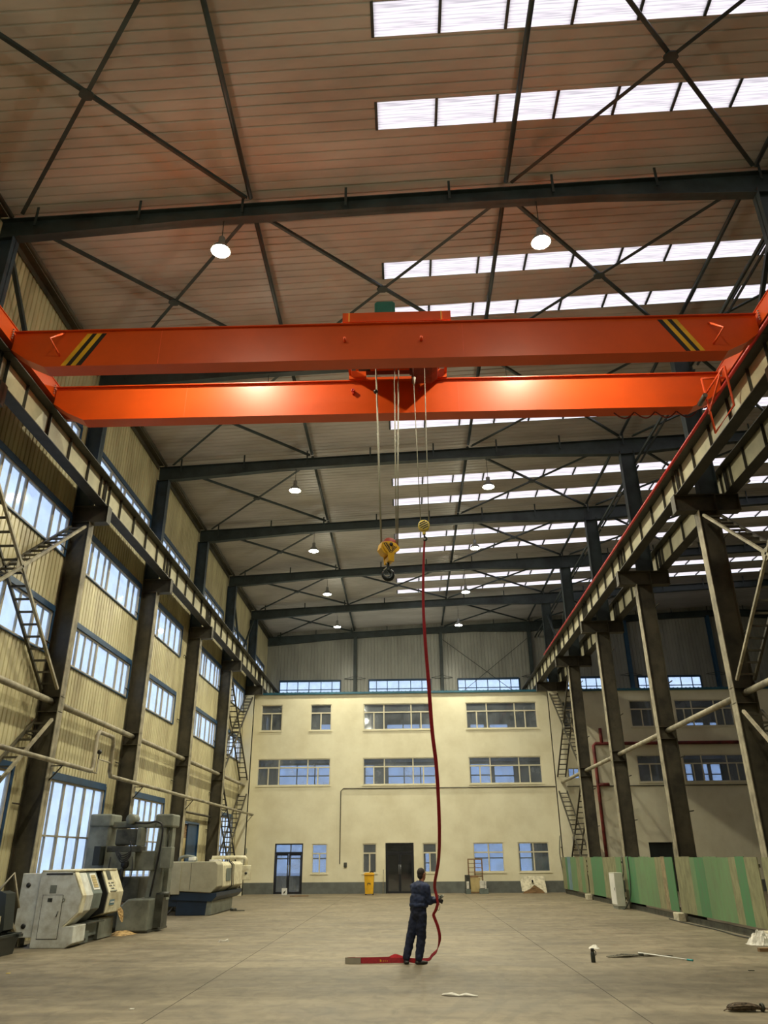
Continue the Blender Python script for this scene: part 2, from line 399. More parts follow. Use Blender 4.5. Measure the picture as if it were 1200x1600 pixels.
# end wall above the office block, with its window row
GZ = (12.35, 13.32); YG = 53.62
GW = [(-8.95, -4.6), (-2.6, 1.78), (3.7, 8.05), (10.0, 14.0), (16.35, 20.75)]
OB = []                                                  # rear windows of the office rooms (x0, x1, z0, z1)
for l, t_, r, b in ((500, 1131, 520, 1143), (604, 1131, 682, 1143), (734, 1131, 757, 1143), (764, 1131, 794, 1143), (1072, 1128, 1100, 1141), (1108, 1128, 1122, 1141),
                    (436, 1195, 520, 1232), (570, 1195, 586, 1232), (606, 1195, 683, 1232), (735, 1193, 769, 1231), (772, 1195, 804, 1231), (886, 1200, 905, 1220), (1071, 1193, 1083, 1228), (1098, 1193, 1108, 1228), (1111, 1193, 1128, 1228),
                    (430, 1316, 478, 1372), (487, 1316, 513, 1372), (738, 1316, 791, 1372), (812, 1316, 832, 1372), (664, 1330, 672, 1372)):
    p = at(l, (t_+b)/2, Y=53.62); q = at(r, (t_+b)/2, Y=53.62); u = at((l+r)/2, t_, Y=53.62); v = at((l+r)/2, b, Y=53.62)
    OB.append((p.x, q.x, max(v.z, .8), u.z))
holesG = [(a, b, *GZ) for a, b in GW]
holesG += OB
profg = [(0, 0), (.75, 0), (.80, -.03), (.95, -.03)]
sheet('wall_back', 'gable', -10.1, 27.7, 0, 18.9, holesG, .24, profg, lambda u, v, d: (u, YG-d, v))
struct(MB().box(27.6, 27.75, -12, 53.8, 0, 18.9).build('wall_right', 'gable'))
struct(MB().box(-10.1, 27.7, -12.15, -12, 0, 18.9).build('wall_front', 'gable'))

def framed(name, horiz, c, a0, a1, z0, z1, mull, trans, m, gm, depth=.07, fw=.05, outer=None, head=None, struct_=True, mw=.05, gl_off=0.0):
    # a window in the plane x=c (horiz='Y') or y=c (horiz='X'); mull: list of (pos, z-lo, z-hi); trans: list of z
    wn = bpy.data.objects.new(name, None); COL.objects.link(wn); struct(wn)
    wn.location = (c, (a0+a1)/2, z0) if horiz == 'Y' else ((a0+a1)/2, c, z0)
    def bx(mb, p, q, r, s, d0, d1):
        if horiz == 'Y': mb.box(c+d0, c+d1, p, q, r, s)
        else: mb.box(p, q, c+d0, c+d1, r, s)
    f = MB()
    bx(f, a0, a0+fw, z0, z1, -depth, depth*.3); bx(f, a1-fw, a1, z0, z1, -depth, depth*.3)
    bx(f, a0+fw, a1-fw, z0, z0+fw, -depth, depth*.3); bx(f, a0+fw, a1-fw, z1-fw, z1, -depth, depth*.3)
    f.build('window_frame', m, wn)
    mm = MB()
    for z in trans: bx(mm, a0+fw, a1-fw, z-mw/2, z+mw/2, -depth*.8, depth*.25)
    for q in mull:
        p, lo, hi = q[:3]; m2 = (q[3] if len(q) > 3 else mw)/2
        bx(mm, p-m2, p+m2, lo, hi, -depth*.75, depth*.2)
    if trans or mull: mm.build('mullions', m, wn)
    g = MB(); bx(g, a0+fw, a1-fw, z0+fw, z1-fw, -.012-depth*.3, -.008-depth*.3); g.build('pane', gm, wn)
    if outer:
        o = MB(); t = outer
        bx(o, a0-t*.5, a0, z0-t*.3, z1+t, -.02, .05); bx(o, a1, a1+t*.9, z0-t*.3, z1+t, -.02, .05)
        bx(o, a0, a1, z1, z1+t*1.6, -.02, .07); bx(o, a0, a1, z0-t*.3, z0, -.02, .05)
        o.build('window_surround', 'blueframe', wn)
    return wn
for k in 'CABG':
    z0, z1 = ZL[k]
    for (a, b) in WL[k]:
        L_ = b-a; mu = []
        if k == 'G':
            n = 6; zt = 2.5
            for i in range(1, n): mu.append((a+L_*i/n, z0+.05, z1-.05, .10 if i % 2 == 0 else .035))
            tr = [zt]
        else:
            fr_ = ((.21, .09), (.30, .035), (.40, .035), (.47, .09), (.64, .03), (.80, .08), (.90, .03)) if L_ > 5 else ((.20, .04), (.30, .09), (.50, .04), (.64, .09), (.82, .03))
            mu = [(a+L_*t, z0+.05, z1-.05, w_) for t, w_ in fr_]; tr = []
        framed(nextwin(), 'Y', XW, a, b, z0, z1, mu, tr, 'alu', 'glass', outer=.10 if k != 'G' else .12, mw=.045)
# ------------------------------------------------------------------ end wall windows and columns
for a, b in GW:
    L_ = b-a
    framed(nextwin(), 'X', YG, a, b, GZ[0], GZ[1], [(a+L_*t, GZ[0]+.05, GZ[1]-.05) for t in (.125, .30, .485, .68, .86)], [12.72], 'blue_steel', 'glass', mw=.05, outer=.06)
for a2, b2, z0, z1 in OB:
    L_ = b2-a2; n = max(1, round(L_/1.1))
    framed(nextwin(), 'X', YG, a2, b2, z0, z1, [(a2+L_*t/n, z0+.05, z1-.05) for t in range(1, n)], [z0+(z1-z0)*.52] if z1-z0 > 1 else [], 'gm', 'glass', mw=.07)

# ------------------------------------------------------------------ three-storey office block inside the hall
YF = 48.38; TH = .24
def frect(l, t, r, b):
    p = at(l, (t+b)/2, Y=YF); q = at(r, (t+b)/2, Y=YF); u = at((l+r)/2, t, Y=YF); v = at((l+r)/2, b, Y=YF)
    return [p.x, q.x, v.z, u.z]
FW = {  # photo rectangles of the office windows
 'top': [(408, 1101, 441, 1141), (485, 1100, 518, 1141), (568, 1098.5, 676, 1140), (728, 1097, 839, 1137.5), (879, 1098, 905, 1137), (985, 1096.5, 1021, 1136), (1056, 1095.5, 1146, 1135)],
 'mid': [(402, 1184.5, 516, 1227.5), (567, 1183.5, 681, 1226), (733, 1182, 847, 1225), (888, 1200, 906, 1217), (997, 1181, 1036, 1223.5), (1069, 1180, 1170, 1223)],
 'low': [(487, 1318, 511, 1365), (566.5, 1318, 588.5, 1364.5), (660.5, 1317, 683, 1363.5), (740, 1316.5, 788, 1362.5), (810, 1316, 859, 1362)]}
rows = {}
for k, l in FW.items():
    rr = [frect(*q) for q in l]
    z0 = sorted(r[2] for r in rr)[len(rr)//2]; z1 = sorted(r[3] for r in rr)[len(rr)//2]
    for r in rr:
        if r[3]-r[2] > 1.0: r[2] = z0; r[3] = z1
    rows[k] = rr
D1 = frect(428, 1318, 472.5, 1396); D1[2] = 0.0
D2 = frect(602.5, 1317, 647, 1396); D2[2] = 0.0
D3 = frect(1015, 1316, 1053, 1340); D3[2] = 0.0
fholes = [r for k in rows for r in rows[k]]+[D1, D2, D3]
def holed_wall(x0, x1, z0, z1, y0, y1, holes):
    xs = sorted({x0, x1}|{h[0] for h in holes}|{h[1] for h in holes}); mb = MB()
    for a, b in zip(xs, xs[1:]):
        if b-a < 1e-6: continue
        m_ = (a+b)/2; iv = [(z0, z1)]
        for h in holes:
            if h[0] < m_ < h[1]:
                nv = []
                for p, q in iv:
                    if h[3] <= p or h[2] >= q: nv.append((p, q)); continue
                    if p < h[2]: nv.append((p, h[2]))
                    if q > h[3]: nv.append((h[3], q))
                iv = nv
        for p, q in iv: mb.box(a, b, y0, y1, p, q)
    return mb
ZR = 11.36
struct(holed_wall(-9.94, 27.6, 0, ZR, YF, YF+TH, fholes).build('wall_office_front', 'plaster'))
dd = [(a, b) for a, b in ((D1[0], D1[1]), (D2[0], D2[1]), (D3[0], D3[1]))]
bb = MB(); px = -9.93
for a, b in dd+[(27.6, 27.6)]:
    bb.box(px, a, YF-.012, YF, 0, .60); px = b
struct(bb.build('baseboard_office', 'dado'))
struct(MB().box(-9.94, 27.6, YF+TH, YG-.04, 3.95, 4.12).build('ceiling_office_ground_storey', 'white_wall'))
struct(MB().box(-9.94, 27.6, YF+TH, YG-.04, 7.75, 7.92).build('ceiling_office_middle_storey', 'white_wall'))
struct(MB().box(-9.94, 27.6, YF+TH, YG-.04, ZR-.15, ZR).build('ceiling_office_top_storey', 'white_wall'))
for x in (-3.0, 3.2, 9.0, 15.2):
    struct(MB().box(x-.06, x+.06, YF+TH, YG-.05, 0, ZR-.15).build('wall_office_partition', 'white_wall'))
cop = MB().box(-9.94, 27.6, YF-.09, YF+.3, ZR, ZR+.13)
k = -9.9
while k < 27.5: cop.box(k, k+.05, YF-.10, YF+.28, ZR+.13, ZR+.16); k += .26
struct(cop.build('trim_2', 'coping'))
for k in ('top', 'mid', 'low'):
    for r in rows[k]:
        a, b, z0, z1 = r; W_ = b-a; H_ = z1-z0
        if H_ < 1.0: framed(nextwin(), 'X', YF+.10, a, b, z0, z1, [((a+b)/2, z0, z1)], [], 'upvc', 'glass_far', mw=.06); continue
        zt = z1-H_*.33
        if W_ > 3: xm = [(a+W_*.295), (a+W_*.69)]; mu = [(x, z0, z1) for x in xm]+[(a+W_*.15, z0, zt), (a+W_*.83, z0, zt)]
        elif W_ > 1.5 and k == 'low': mu = [((a+b)/2, z0, z1)]
        else: mu = [((a+b)/2, z0, zt)]
        framed(nextwin(), 'X', YF+.10, a, b, z0, z1, mu, [zt], 'upvc', 'glass_far', mw=.075, fw=.06)
        # projecting sill strip
        s_ = MB().box(a-.05, b+.05, YF-.04, YF+.02, z0-.06, z0).build('trim_%d' % (nwin+10), 'plaster'); struct(s_)
def office_door(n, d, gm, handle):
    a, b, z0, z1 = d
    o = bpy.data.objects.new('door_%d' % n, None); o.location = ((a+b)/2, YF+.1, 0); COL.objects.link(o); struct(o)
    f = MB(); t = .07; zt = z1-(z1-z0)*.19
    f.box(a, a+t, YF+.04, YF+.14, 0, z1).box(b-t, b, YF+.04, YF+.14, 0, z1).box(a+t, b-t, YF+.04, YF+.14, z1-t, z1).box(a+t, b-t, YF+.04, YF+.14, zt-.05, zt+.05)
    f.build('door_frame', 'blackframe', o)
    m_ = (a+b)/2
    for s_, (p, q) in enumerate(((a+t, m_), (m_, b-t))):
        l = MB().box(p+.01, p+.08, YF+.06, YF+.11, .01, zt-.05).box(q-.08, q-.01, YF+.06, YF+.11, .01, zt-.05).box(p+.08, q-.08, YF+.06, YF+.11, .01, .12).box(p+.08, q-.08, YF+.06, YF+.11, zt-.14, zt-.05)
        lf = l.build('door_leaf', 'blackframe', o)
        MB().box(p+.08, q-.08, YF+.08, YF+.09, .12, zt-.14).build('door_pane', gm, lf).location
        hx = q-.05 if s_ == 0 else p+.05
        MB().tube([(hx, YF+.05, 1.0), (hx, YF+.0, 1.0), (hx, YF+.0, 1.5), (hx, YF+.05, 1.5)], .014, 6).build('door_handle', handle, lf)
    MB().box(a+t, b-t, YF+.08, YF+.09, zt+.05, z1-t).build('transom_pane', gm, o)
office_door(1, D1, 'glass_far', 'lampshade')
office_door(2, D2, 'glass_dark', 'lampshade')
struct(MB().box(D3[0]+.02, D3[1]-.02, YF+.16, YF+.2, 0, D3[3]-.02).build('door_3', 'plastic_black'))  # black sheet stands in for the unlit depth of an open doorway
# side door of the left wall: blue leaf slid half open before a plywood board
o = bpy.data.objects.new('door_4', None); o.location = (XW, 36.6, 0); COL.objects.link(o); struct(o)
MB().box(XW-.06, XW+.05, 34.82, 34.9, 0, 3.43).box(XW-.06, XW+.05, 38.3, 38.38, 0, 3.43).box(XW-.06, XW+.05, 34.9, 38.3, 3.35, 3.43).build('door_frame', 'blueframe', o)
MB().box(XW-.05, XW-.01, 36.7, 38.3, .02, 3.35).build('door_leaf', 'door_blue', o)
MB().box(XW-.12, XW-.08, 34.9, 36.9, .02, 2.75).build('board', 'ply', o)
MB().box(XW-.12, XW-.08, 34.9, 36.9, 2.75, 3.35).build('upper_board', 'wood', o)

# neighbouring works seen through the left windows
t = thing('factory_building', 'pale factory building seen outside through the left wall windows', 'building', (-42, 30, 0))
MB().box(-50, -36, -5, 55, -.1, 9.6).build('wall', 'outside2', t)
MB().box(-50.5, -35.6, -5.5, 55.5, 9.6, 10.1).build('roof', 'outside', t)
for y in range(0, 52, 6):
    MB().box(-36, -35.9, y, y+3.6, 3.0, 6.4).build('window', 'outside', t)

# ------------------------------------------------------------------ end wall columns and rod bracing
for n, x in enumerate((-3.57, 2.61, 8.98, 15.9, 21.9)):
    pos = ['left of the hook ropes', 'right of the red sling', 'beside the right crane rail', 'behind the right column row', 'farthest right in the unlit bay'][n]
    zt = rz(x)-.75
    t = thing('wind_column', 'dark blue end-wall column above the office block, %s' % pos, 'column', (x, YG-.2, ZR), 'end wall columns')
    MB().ibeam((x, YG-.22, ZR), (x, YG-.22, zt), .34, .22, .015, .01, up=(0, 1, 0)).build('shaft', 'blue_steel' if n > 2 else 'steel', t)
    br = MB()
    for s in (-1, 1):
        br.tube([(x, YG-.40, 13.55), (x+s*.75, YG-.12, 13.45), (x, YG-.12, 13.38)], .018, 6)
    br.build('side_stay', 'steel', t)
tag(MB().bar((2.75, YG-.08, 16.2), (8.85, YG-.08, 11.45), .03, .03).bar((2.75, YG-.11, 11.45), (8.85, YG-.11, 16.2), .03, .03).build('rod_brace', 'steel'),
    'thin crossed rods against the end wall right of the red sling', 'brace')

# ------------------------------------------------------------------ columns
def xL(i): return -9.95, -9.35
def column(i, side):
    y = R(i); s = -1 if side == 'left' else 1
    who = ['nearest', 'second', 'third', 'fourth', 'fifth', 'farthest'][i]
    if side == 'left': x0, x1, xt, xc = -9.92, -9.35, -9.45, -8.86
    else: x0, x1, xt, xc = 9.28, 8.69, 8.86, 8.06
    nm = {('left', 0): 'dark column at the left frame edge, upper shaft above the crane rail',
          ('right', 0): 'dark column at the right frame edge beside the crane end'}.get((side, i),
          'dusty dark steel column, %s from the camera in the %s row' % (ORD[i], side))
    if i == 5: nm = 'dusty dark steel column beside the office block, farthest in the %s row' % side
    if i == 5: nm = 'cream encased pillar beside the office block, last of the %s row' % side
    t = thing('steel_column', nm, 'column', ((x0+x1)/2, y, 0), '%s row of columns' % side)
    MB().box(x0, x1, y-.008, y+.008, 0, 11.66).box(x0, x0-s*.02, y-.15, y+.15, 0, 11.66).build('web', 'column', t)
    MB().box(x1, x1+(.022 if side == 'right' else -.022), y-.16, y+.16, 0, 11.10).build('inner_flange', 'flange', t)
    # stiffener plates and base
    st = MB()
    for z in (11.1, 11.62, 5.92, 5.52): st.box(x0, x1, y-.14, y+.14, z, z+.02)
    st.box(x0-.05 if side == 'left' else x0+.05, x1+(.05 if side == 'left' else -.05), y-.22, y+.22, 0, .03)
    if i == 5:
        MB().box(x0, x1, y-.19, y+.19, 0, 11.06).build('plaster_casing', 'plaster', t)
    else: st.build('stiffener_plates', 'column', t)
    # crane-beam bracket
    c = MB(); xe = xc
    def brk(xs, xe):
        c.box(xs, xe, y-.15, y+.15, 11.60, 11.63).box(xs, xe, y-.15, y+.15, 11.09, 11.12).box(xs, xe, y-.01, y+.01, 11.12, 11.60)
        q = .02 if xe > xs else -.02
        c.box(xe-q, xe, y-.15, y+.15, 11.12, 11.60)
    brk(x1, xe)
    if side == 'right': brk(9.28, 9.96)
    c.build('bracket', 'column', t)
    zt = rz(x0)-.95
    u = MB(); xo = x0 if side == 'left' else 9.42
    u.box(xo, xt, y-.01, y+.01, 11.64, zt).box(xt, xt+s*.02, y-.15, y+.15, 11.64, zt).box(xo, xo-s*.02, y-.15, y+.15, 11.64, zt)
    u.build('upper_shaft', 'upper_steel' if side == 'left' else 'steel', t)
    if 0 < i < 5:
        cb = MB()
        for z in (10.2, 7.4, 4.9, 3.2):
            cb.tube([(x0-s*.02, y-.16, z), (x0-s*.02, y-.6, z)], .02, 6)
        cb.build('girt_cleat', 'column', t)
    return t
for i in range(6): column(i, 'left'); column(i, 'right')
# second row to the right, in the unlit bay
for i in range(1, 6):
    t = thing('steel_column', 'dark steel column of the far right row in the unlit bay, %s back' % ORD[i-1], 'column', (27.2, R(i), 0), 'far right row of columns')
    MB().ibeam((27.2, R(i), 0), (27.2, R(i), rz(27)-.8), .55, .3, .02, .012, up=(1, 0, 0)).build('shaft', 'column', t)

# ------------------------------------------------------------------ runway beams
def runway(i, xc, side, which):
    y0, y1 = R(i)+.01, R(i+1)-.01; y0 = max(y0, 5)
    s = 1 if xc < 0 else -1
    t = thing('crane_runway_beam', '%s runway beam with cream web, %s' % (which, ['span starting behind the camera', 'span under the crane', 'second span beyond the crane', 'third span beyond the crane', 'fourth span beyond the crane', 'fifth span beside the office block', 'last span above the office block'][i+1]), 'beam', (xc, y0, 11.63), side)
    xw = xc-s*.07
    MB().box(xw-.008, xw+.008, y0, y1, 11.65, 12.50).build('web', 'beam_web', t)
    MB().box(xc-.19, xc+.19, y0, y1, 12.50, 12.53).build('top_flange', 'beam', t)
    MB().box(xc-.17, xc+.17, y0, y1, 11.63, 11.655).build('bottom_flange', 'beam', t)
    n = 5; st = MB(); ia, ib = (xw-.05, xw+.09) if s == 1 else (xw-.09, xw+.05)
    for k in range(n+1):
        yy = y0+.04+(y1-y0-.08)*k/n
        st.box(ia, xw-.008, yy-.006, yy+.006, 11.655, 12.5).box(xw+.008, ib, yy-.006, yy+.006, 11.655, 12.5)
    for yy in (y0+.35, y1-.35): st.box(ia, xw-.008, yy-.006, yy+.006, 11.655, 12.5).box(xw+.008, ib, yy-.006, yy+.006, 11.655, 12.5)
    st.build('stiffeners', 'beam', t)
    if abs(xc) < 9.3:
        MB().box(xc-.03, xc+.03, y0-.02, y1, 12.60, 12.65).box(xc-.055, xc+.055, y0, y1, 12.53, 12.545).box(xc-.012, xc+.012, y0, y1, 12.545, 12.60).build('rail', 'rail', t)
for i in range(-1, 6):
    runway(i, -9.10, 'left runway beams', 'left')
    runway(i, 8.31, 'right runway beams', 'right')
for i in range(0, 6): runway(i, 9.75, 'runway beams of the far right bay', 'outer right')

# ------------------------------------------------------------------ rafters
def raf_top(x): return rz(x)-.36
KN = [(-9.9, .62), (-9.0, .60), (-5.0, .44), (0.0, .42), (5.0, .47), (9.1, .72), (13.5, .46), (18.0, .42), (23.5, .44), (27.4, .62)]
for i in range(0, 7):
    y = R(i)-(.12 if i == 6 else 0)
    nm = ['roof rafter in front of the two nearest lamps', 'roof rafter half hidden behind the crane girders', 'roof rafter just below the bright crane girder', 'roof rafter behind the small yellow hook pulley', 'roof rafter level with the large black hook', 'roof rafter next before the end wall', 'roof rafter against the end wall'][i]
    t = thing('roof_rafter', nm, 'rafter', (-9.9, y, raf_top(-9.9)), 'roof rafters')
    wb = MB(); tf = MB(); bf = MB()
    for (xa, da), (xb, db) in zip(KN, KN[1:]):
        za, zb = raf_top(xa), raf_top(xb)
        wb.prism([(xa, za), (xb, zb), (xb, zb-db), (xa, za-da)], y-.008, y+.008)
        tf.prism([(xa, za), (xb, zb), (xb, zb-.02), (xa, za-.02)], y-.12, y+.12)
        bf.prism([(xa, za-da), (xb, zb-db), (xb, zb-db+.02), (xa, za-da+.02)], y-.12, y+.12)
    wb.build('web', 'steel', t); tf.build('top_flange', 'steel', t); bf.build('bottom_flange', 'steel', t)
    xs = -9.0
    while xs < 27:
        z = raf_top(xs)
        c = MB().box(xs-.03, xs+.03, y-.14, y-.12, z-.30, z+.30)
        c.build('purlin_cleat', 'steel', t); xs += 2.58

# ties along the roof, one length per bay
for j, (x, dz) in enumerate(((-3.65, .20), (2.75, .20), (9.0, .20))):
    wh = ['left of the lamps line', 'through the middle of the roof', 'along the right column row'][j]
    for i in range(-1, 6):
        y0, y1 = R(i)+.13, R(i+1)-.13
        if i == -1: y0 = 7.3
        z = rz(x)-dz
        g = ['%s ahead of the first rafter' % '', 'over the crane', 'over the far girder', 'third back', 'fourth back', 'fifth back', 'last before the end wall'][i+1].strip()
        tag(MB().cyl((x, y0, z), (x, y1, z), .06, 8).build('roof_tie', 'steel'), 'dark tube under the roof %s, %s' % (['left of centre', 'right of centre', 'over the right columns'][j], g), 'tie', 'roof ties')
for i in range(-1, 6):
    y0, y1 = R(i)+.13, R(i+1)-.13
    if i == -1: y0 = 7.3
    z = raf_top(-9.6)+.05
    g = ['ahead of the first rafter', 'over the crane', 'over the far girder', 'third bay back', 'fourth bay back', 'fifth bay back', 'last bay'][i+1]
    t = tag(MB().box(-9.92, -9.72, y0, y1, z-.02, z).box(-9.92, -9.90, y0, y1, z-.2, z).cyl((-9.62, y0, z-.02), (-9.62, y1, z-.02), .06, 8).build('eaves_strut', 'column'), 'dusty eaves strut where left wall meets roof, %s' % g, 'strut', 'left eaves struts')
# crossed roof bracing
def xbrace(x0, x1, i, lbl, w=.09):
    y0, y1 = R(i)+.25, R(i+1)-.25
    if i == -1: y0 = 7.6
    za, zb = raf_top(x0)+.02, raf_top(x1)+.02
    t = thing('roof_brace', lbl, 'brace', ((x0+x1)/2, (y0+y1)/2, (za+zb)/2), 'crossed roof braces')
    a, b, c, d = V(x0, y0, za), V(x1, y1, zb), V(x0, y1, za), V(x1, y0, zb)
    MB().bar(a, b, w, .012).bar(a+V(w/2, 0, .03), b+V(w/2, 0, .03), .012, w).build('diagonal', 'steel', t)
    o_ = V(0, 0, -.045)
    MB().bar(c+o_, d+o_, w, .012).bar(c+V(w/2, 0, 0), d+V(w/2, 0, 0), .012, w).build('diagonal', 'steel', t)
    m = (a+b)/2; MB().prism([(m.x-.16, m.y-.02), (m.x-.07, m.y-.13), (m.x+.07, m.y-.13), (m.x+.16, m.y-.02), (m.x+.16, m.y+.02), (m.x+.07, m.y+.13), (m.x-.07, m.y+.13), (m.x-.16, m.y+.02)], m.z-.06, m.z-.02, 'XY').build('gusset', 'steel', t)
bay = ['ahead of the first rafter', 'between the first and second rafters', 'over the far crane girder', 'third bay back', 'fourth bay back', 'fifth bay back', 'bay next to the end wall']
for i in range(-1, 6):
    xbrace(-9.3, -3.75, i, 'crossed roof brace on the left side, %s' % bay[i+1])
    xbrace(2.85, 8.85, i, 'crossed roof brace on the right side, %s' % bay[i+1])
for i, l in ((0, 'crossed roof brace in the middle, above the green hoist motor'), (4, 'crossed roof brace in the middle, behind the large hook')): xbrace(-3.55, 2.65, i, l)
for i in range(0, 6): xbrace(9.4, 15.5, i, 'crossed roof brace in the unlit right bay, %s' % bay[i+1])
# upper wall bracing above the crane rails
for side, x in (('left', -9.7), ('right', 9.15)):
    for i, nm in ((0, 'nearest the camera'), (4, 'far end')):
        y0, y1 = R(i), R(i+1); m = (y0+y1)/2
        t = thing('column_brace', 'V-shaped brace between column tops above the %s crane rail, %s' % (side, nm), 'brace', (x, m, 12.7), 'upper column braces')
        for a, b in (((x, y0+.15, 15.9), (x, m-.1, 12.75)), ((x, y1-.15, 15.9), (x, m+.1, 12.75))):
            MB().bar(a, b, .10, .10).build('diagonal', 'steel', t)
    if side == 'right':
        for i in range(0, 6):
            tag(MB().cyl((9.4, R(i)+.15, 16.25), (9.4, R(i+1)-.15, 16.25), .055, 8).cyl((9.6, R(i)+.15, 16.25), (9.6, R(i+1)-.15, 16.25), .04, 8).build('column_tie', 'steel'), 'twin dark tubes joining right column tops, %s' % bay[i+1], 'tie', 'column top ties')

# ------------------------------------------------------------------ lattice braces and strut pipes in the column rows
def ladder(light, parent, xa, xb, p, q, n):
    # two angles side by side (x = xa and x = xb) from p=(y,z) to q, joined by rungs
    for x in (xa, xb):
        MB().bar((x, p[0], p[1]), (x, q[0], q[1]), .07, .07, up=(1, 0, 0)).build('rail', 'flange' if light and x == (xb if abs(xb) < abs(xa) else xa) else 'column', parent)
    for k in range(n+1):
        t_ = (k+.5)/(n+1)
        y, z = p[0]+(q[0]-p[0])*t_, p[1]+(q[1]-p[1])*t_
        MB().bar((xa, y, z), (xb, y, z), .05, .05).build('rung', 'column', parent)
for side, xa, xb in (('left', -9.86, -9.42), ('right', 9.24, 8.78)):
    for i, nm in ((0, 'near'), (4, 'far')):
        y0, y1 = R(i)+.25, R(i+1)-.25; m = (y0+y1)/2
        for tier, z0, z1 in (('upper', 6.1, 10.9), ('lower', .3, 5.3)):
            zm = (z0+z1)/2
            t = thing('lattice_brace', '%s X-shaped ladder brace at the %s end of the %s column row' % (tier, nm, side), 'brace', ((xa+xb)/2, m, z0), 'ladder braces between columns')
            for p, q in (((y0, z0), (m, zm)), ((m, zm), (y1, z1)), ((y0, z1), (m, zm)), ((m, zm), (y1, z0))):
                ladder(nm == 'near', t, xa, xb, p, q, 9)
            for x in (xa, xb): MB().box(x-.01, x+.01, m-.25, m+.25, zm-.15, zm+.15).build('gusset', 'flange', t)
    for i in range(0, 5):
        xm = -9.60 if side == 'left' else 9.02
        tag(MB().cyl((xm, R(i)+.03, 5.80), (xm, R(i+1)-.03, 5.80), .085, 12).build('strut_pipe', 'flange'), 'dusty strut tube midway up the %s columns, %s' % (side, ['nearest length', 'second length back', 'third length back', 'fourth length back', 'farthest length by the office block'][i]), 'strut', '%s strut tubes' % side)
# ------------------------------------------------------------------ pipes on the left wall side
t = thing('wall_pipe', 'long grey pipe with an upright loop running past the left columns', 'pipe', (-9.1, 20, 4.2))
def ap(x, y, X=-9.12): return at(x, y, X=X)
a0 = ap(0, 1165); z_ = 4.22
yA = ap(144, 1206).y; yB = ap(170, 1214).y; zt = ap(152, 1142).z
pts = [(-9.12, 8.0, z_), (-9.12, yA-.12, z_), (-9.12, yA, z_+.12), (-9.12, yA, zt-.12), (-9.12, yA+.12, zt), (-9.12, yB-.12, zt), (-9.12, yB, zt-.12), (-9.12, yB, z_+.12), (-9.12, yB+.12, z_), (-9.12, 47.4, z_)]
MB().tube(pts, .062, 12).build('pipe', 'flange', t)
yc = yA+.33
MB().tube([(-9.12, yA, z_-.02), (-9.12, yc, z_-.02), (-9.12, yc, zt-.75), (-9.12, yB, zt-.75)], .025, 8).build('bypass_pipe', 'flange', t)
MB().sphere((-9.12, yc, zt-.55), .07).cyl((-9.12, yc, zt-.75), (-9.12, yc, zt-.5), .02, 8).build('valve', 'black', t)
for i in range(0, 6):
    y = R(i)
    tag(MB().box(-9.35, -9.02, y-.02, y+.02, z_-.09, z_-.065).bar((-9.35, y, 3.78), (-9.06, y, z_-.09), .03, .03).build('pipe_bracket', 'column'), 'small angle bracket under the grey pipe on left column, %s from the camera' % ORD[i], 'bracket', 'pipe brackets')
tag(MB().cyl((-9.80, 34.2, 3.78), (-9.80, 40.0, 3.78), .05, 8).build('door_track', 'column'), 'dark track tube above the blue side door', 'track')
# red fire main and conduits on the office front
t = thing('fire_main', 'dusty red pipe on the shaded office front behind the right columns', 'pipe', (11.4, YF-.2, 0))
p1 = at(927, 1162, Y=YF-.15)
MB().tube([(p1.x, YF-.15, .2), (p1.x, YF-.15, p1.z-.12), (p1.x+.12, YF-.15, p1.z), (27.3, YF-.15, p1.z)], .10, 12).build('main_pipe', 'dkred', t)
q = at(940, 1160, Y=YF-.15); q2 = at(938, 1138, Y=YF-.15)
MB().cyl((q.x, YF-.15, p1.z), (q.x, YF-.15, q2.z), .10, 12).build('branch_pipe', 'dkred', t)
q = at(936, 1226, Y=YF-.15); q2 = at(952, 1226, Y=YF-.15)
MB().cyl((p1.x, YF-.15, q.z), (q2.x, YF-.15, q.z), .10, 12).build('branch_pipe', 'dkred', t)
cz = at(700, 1230.5, Y=YF-.04).z; cx = at(531.5, 1300, Y=YF-.04).x; cb = at(532, 1350, Y=YF-.04).z
tag(MB().tube([(cx, YF-.035, cb), (cx, YF-.035, cz-.15), (cx+.15, YF-.035, cz), (27, YF-.035, cz)], .025, 8).build('conduit', 'column'), 'thin conduit bending across the cream office front below middle windows', 'conduit')
q = at(539.5, 1351.5, Y=YF-.04)
tag(MB().box(q.x-.09, q.x+.09, YF-.06, YF, q.z-.13, q.z+.13).build('switch_box', 'gm_dark', None, .01), 'tiny dark switch box on cream wall left of yellow bin', 'switch box')
tag(MB().tube([(-9.45, YF-.05, 2.9), (-9.35, YF-.05, 4.5), (-8.95, YF-.05, 5.2)] and [tuple(at(370, 1330, Y=YF-.05)), tuple(at(374, 1292, Y=YF-.05)), tuple(at(387, 1277, Y=YF-.05))], .02, 6).build('bent_conduit', 'column'), 'short bent rod on the wall corner above the far lathe', 'conduit')

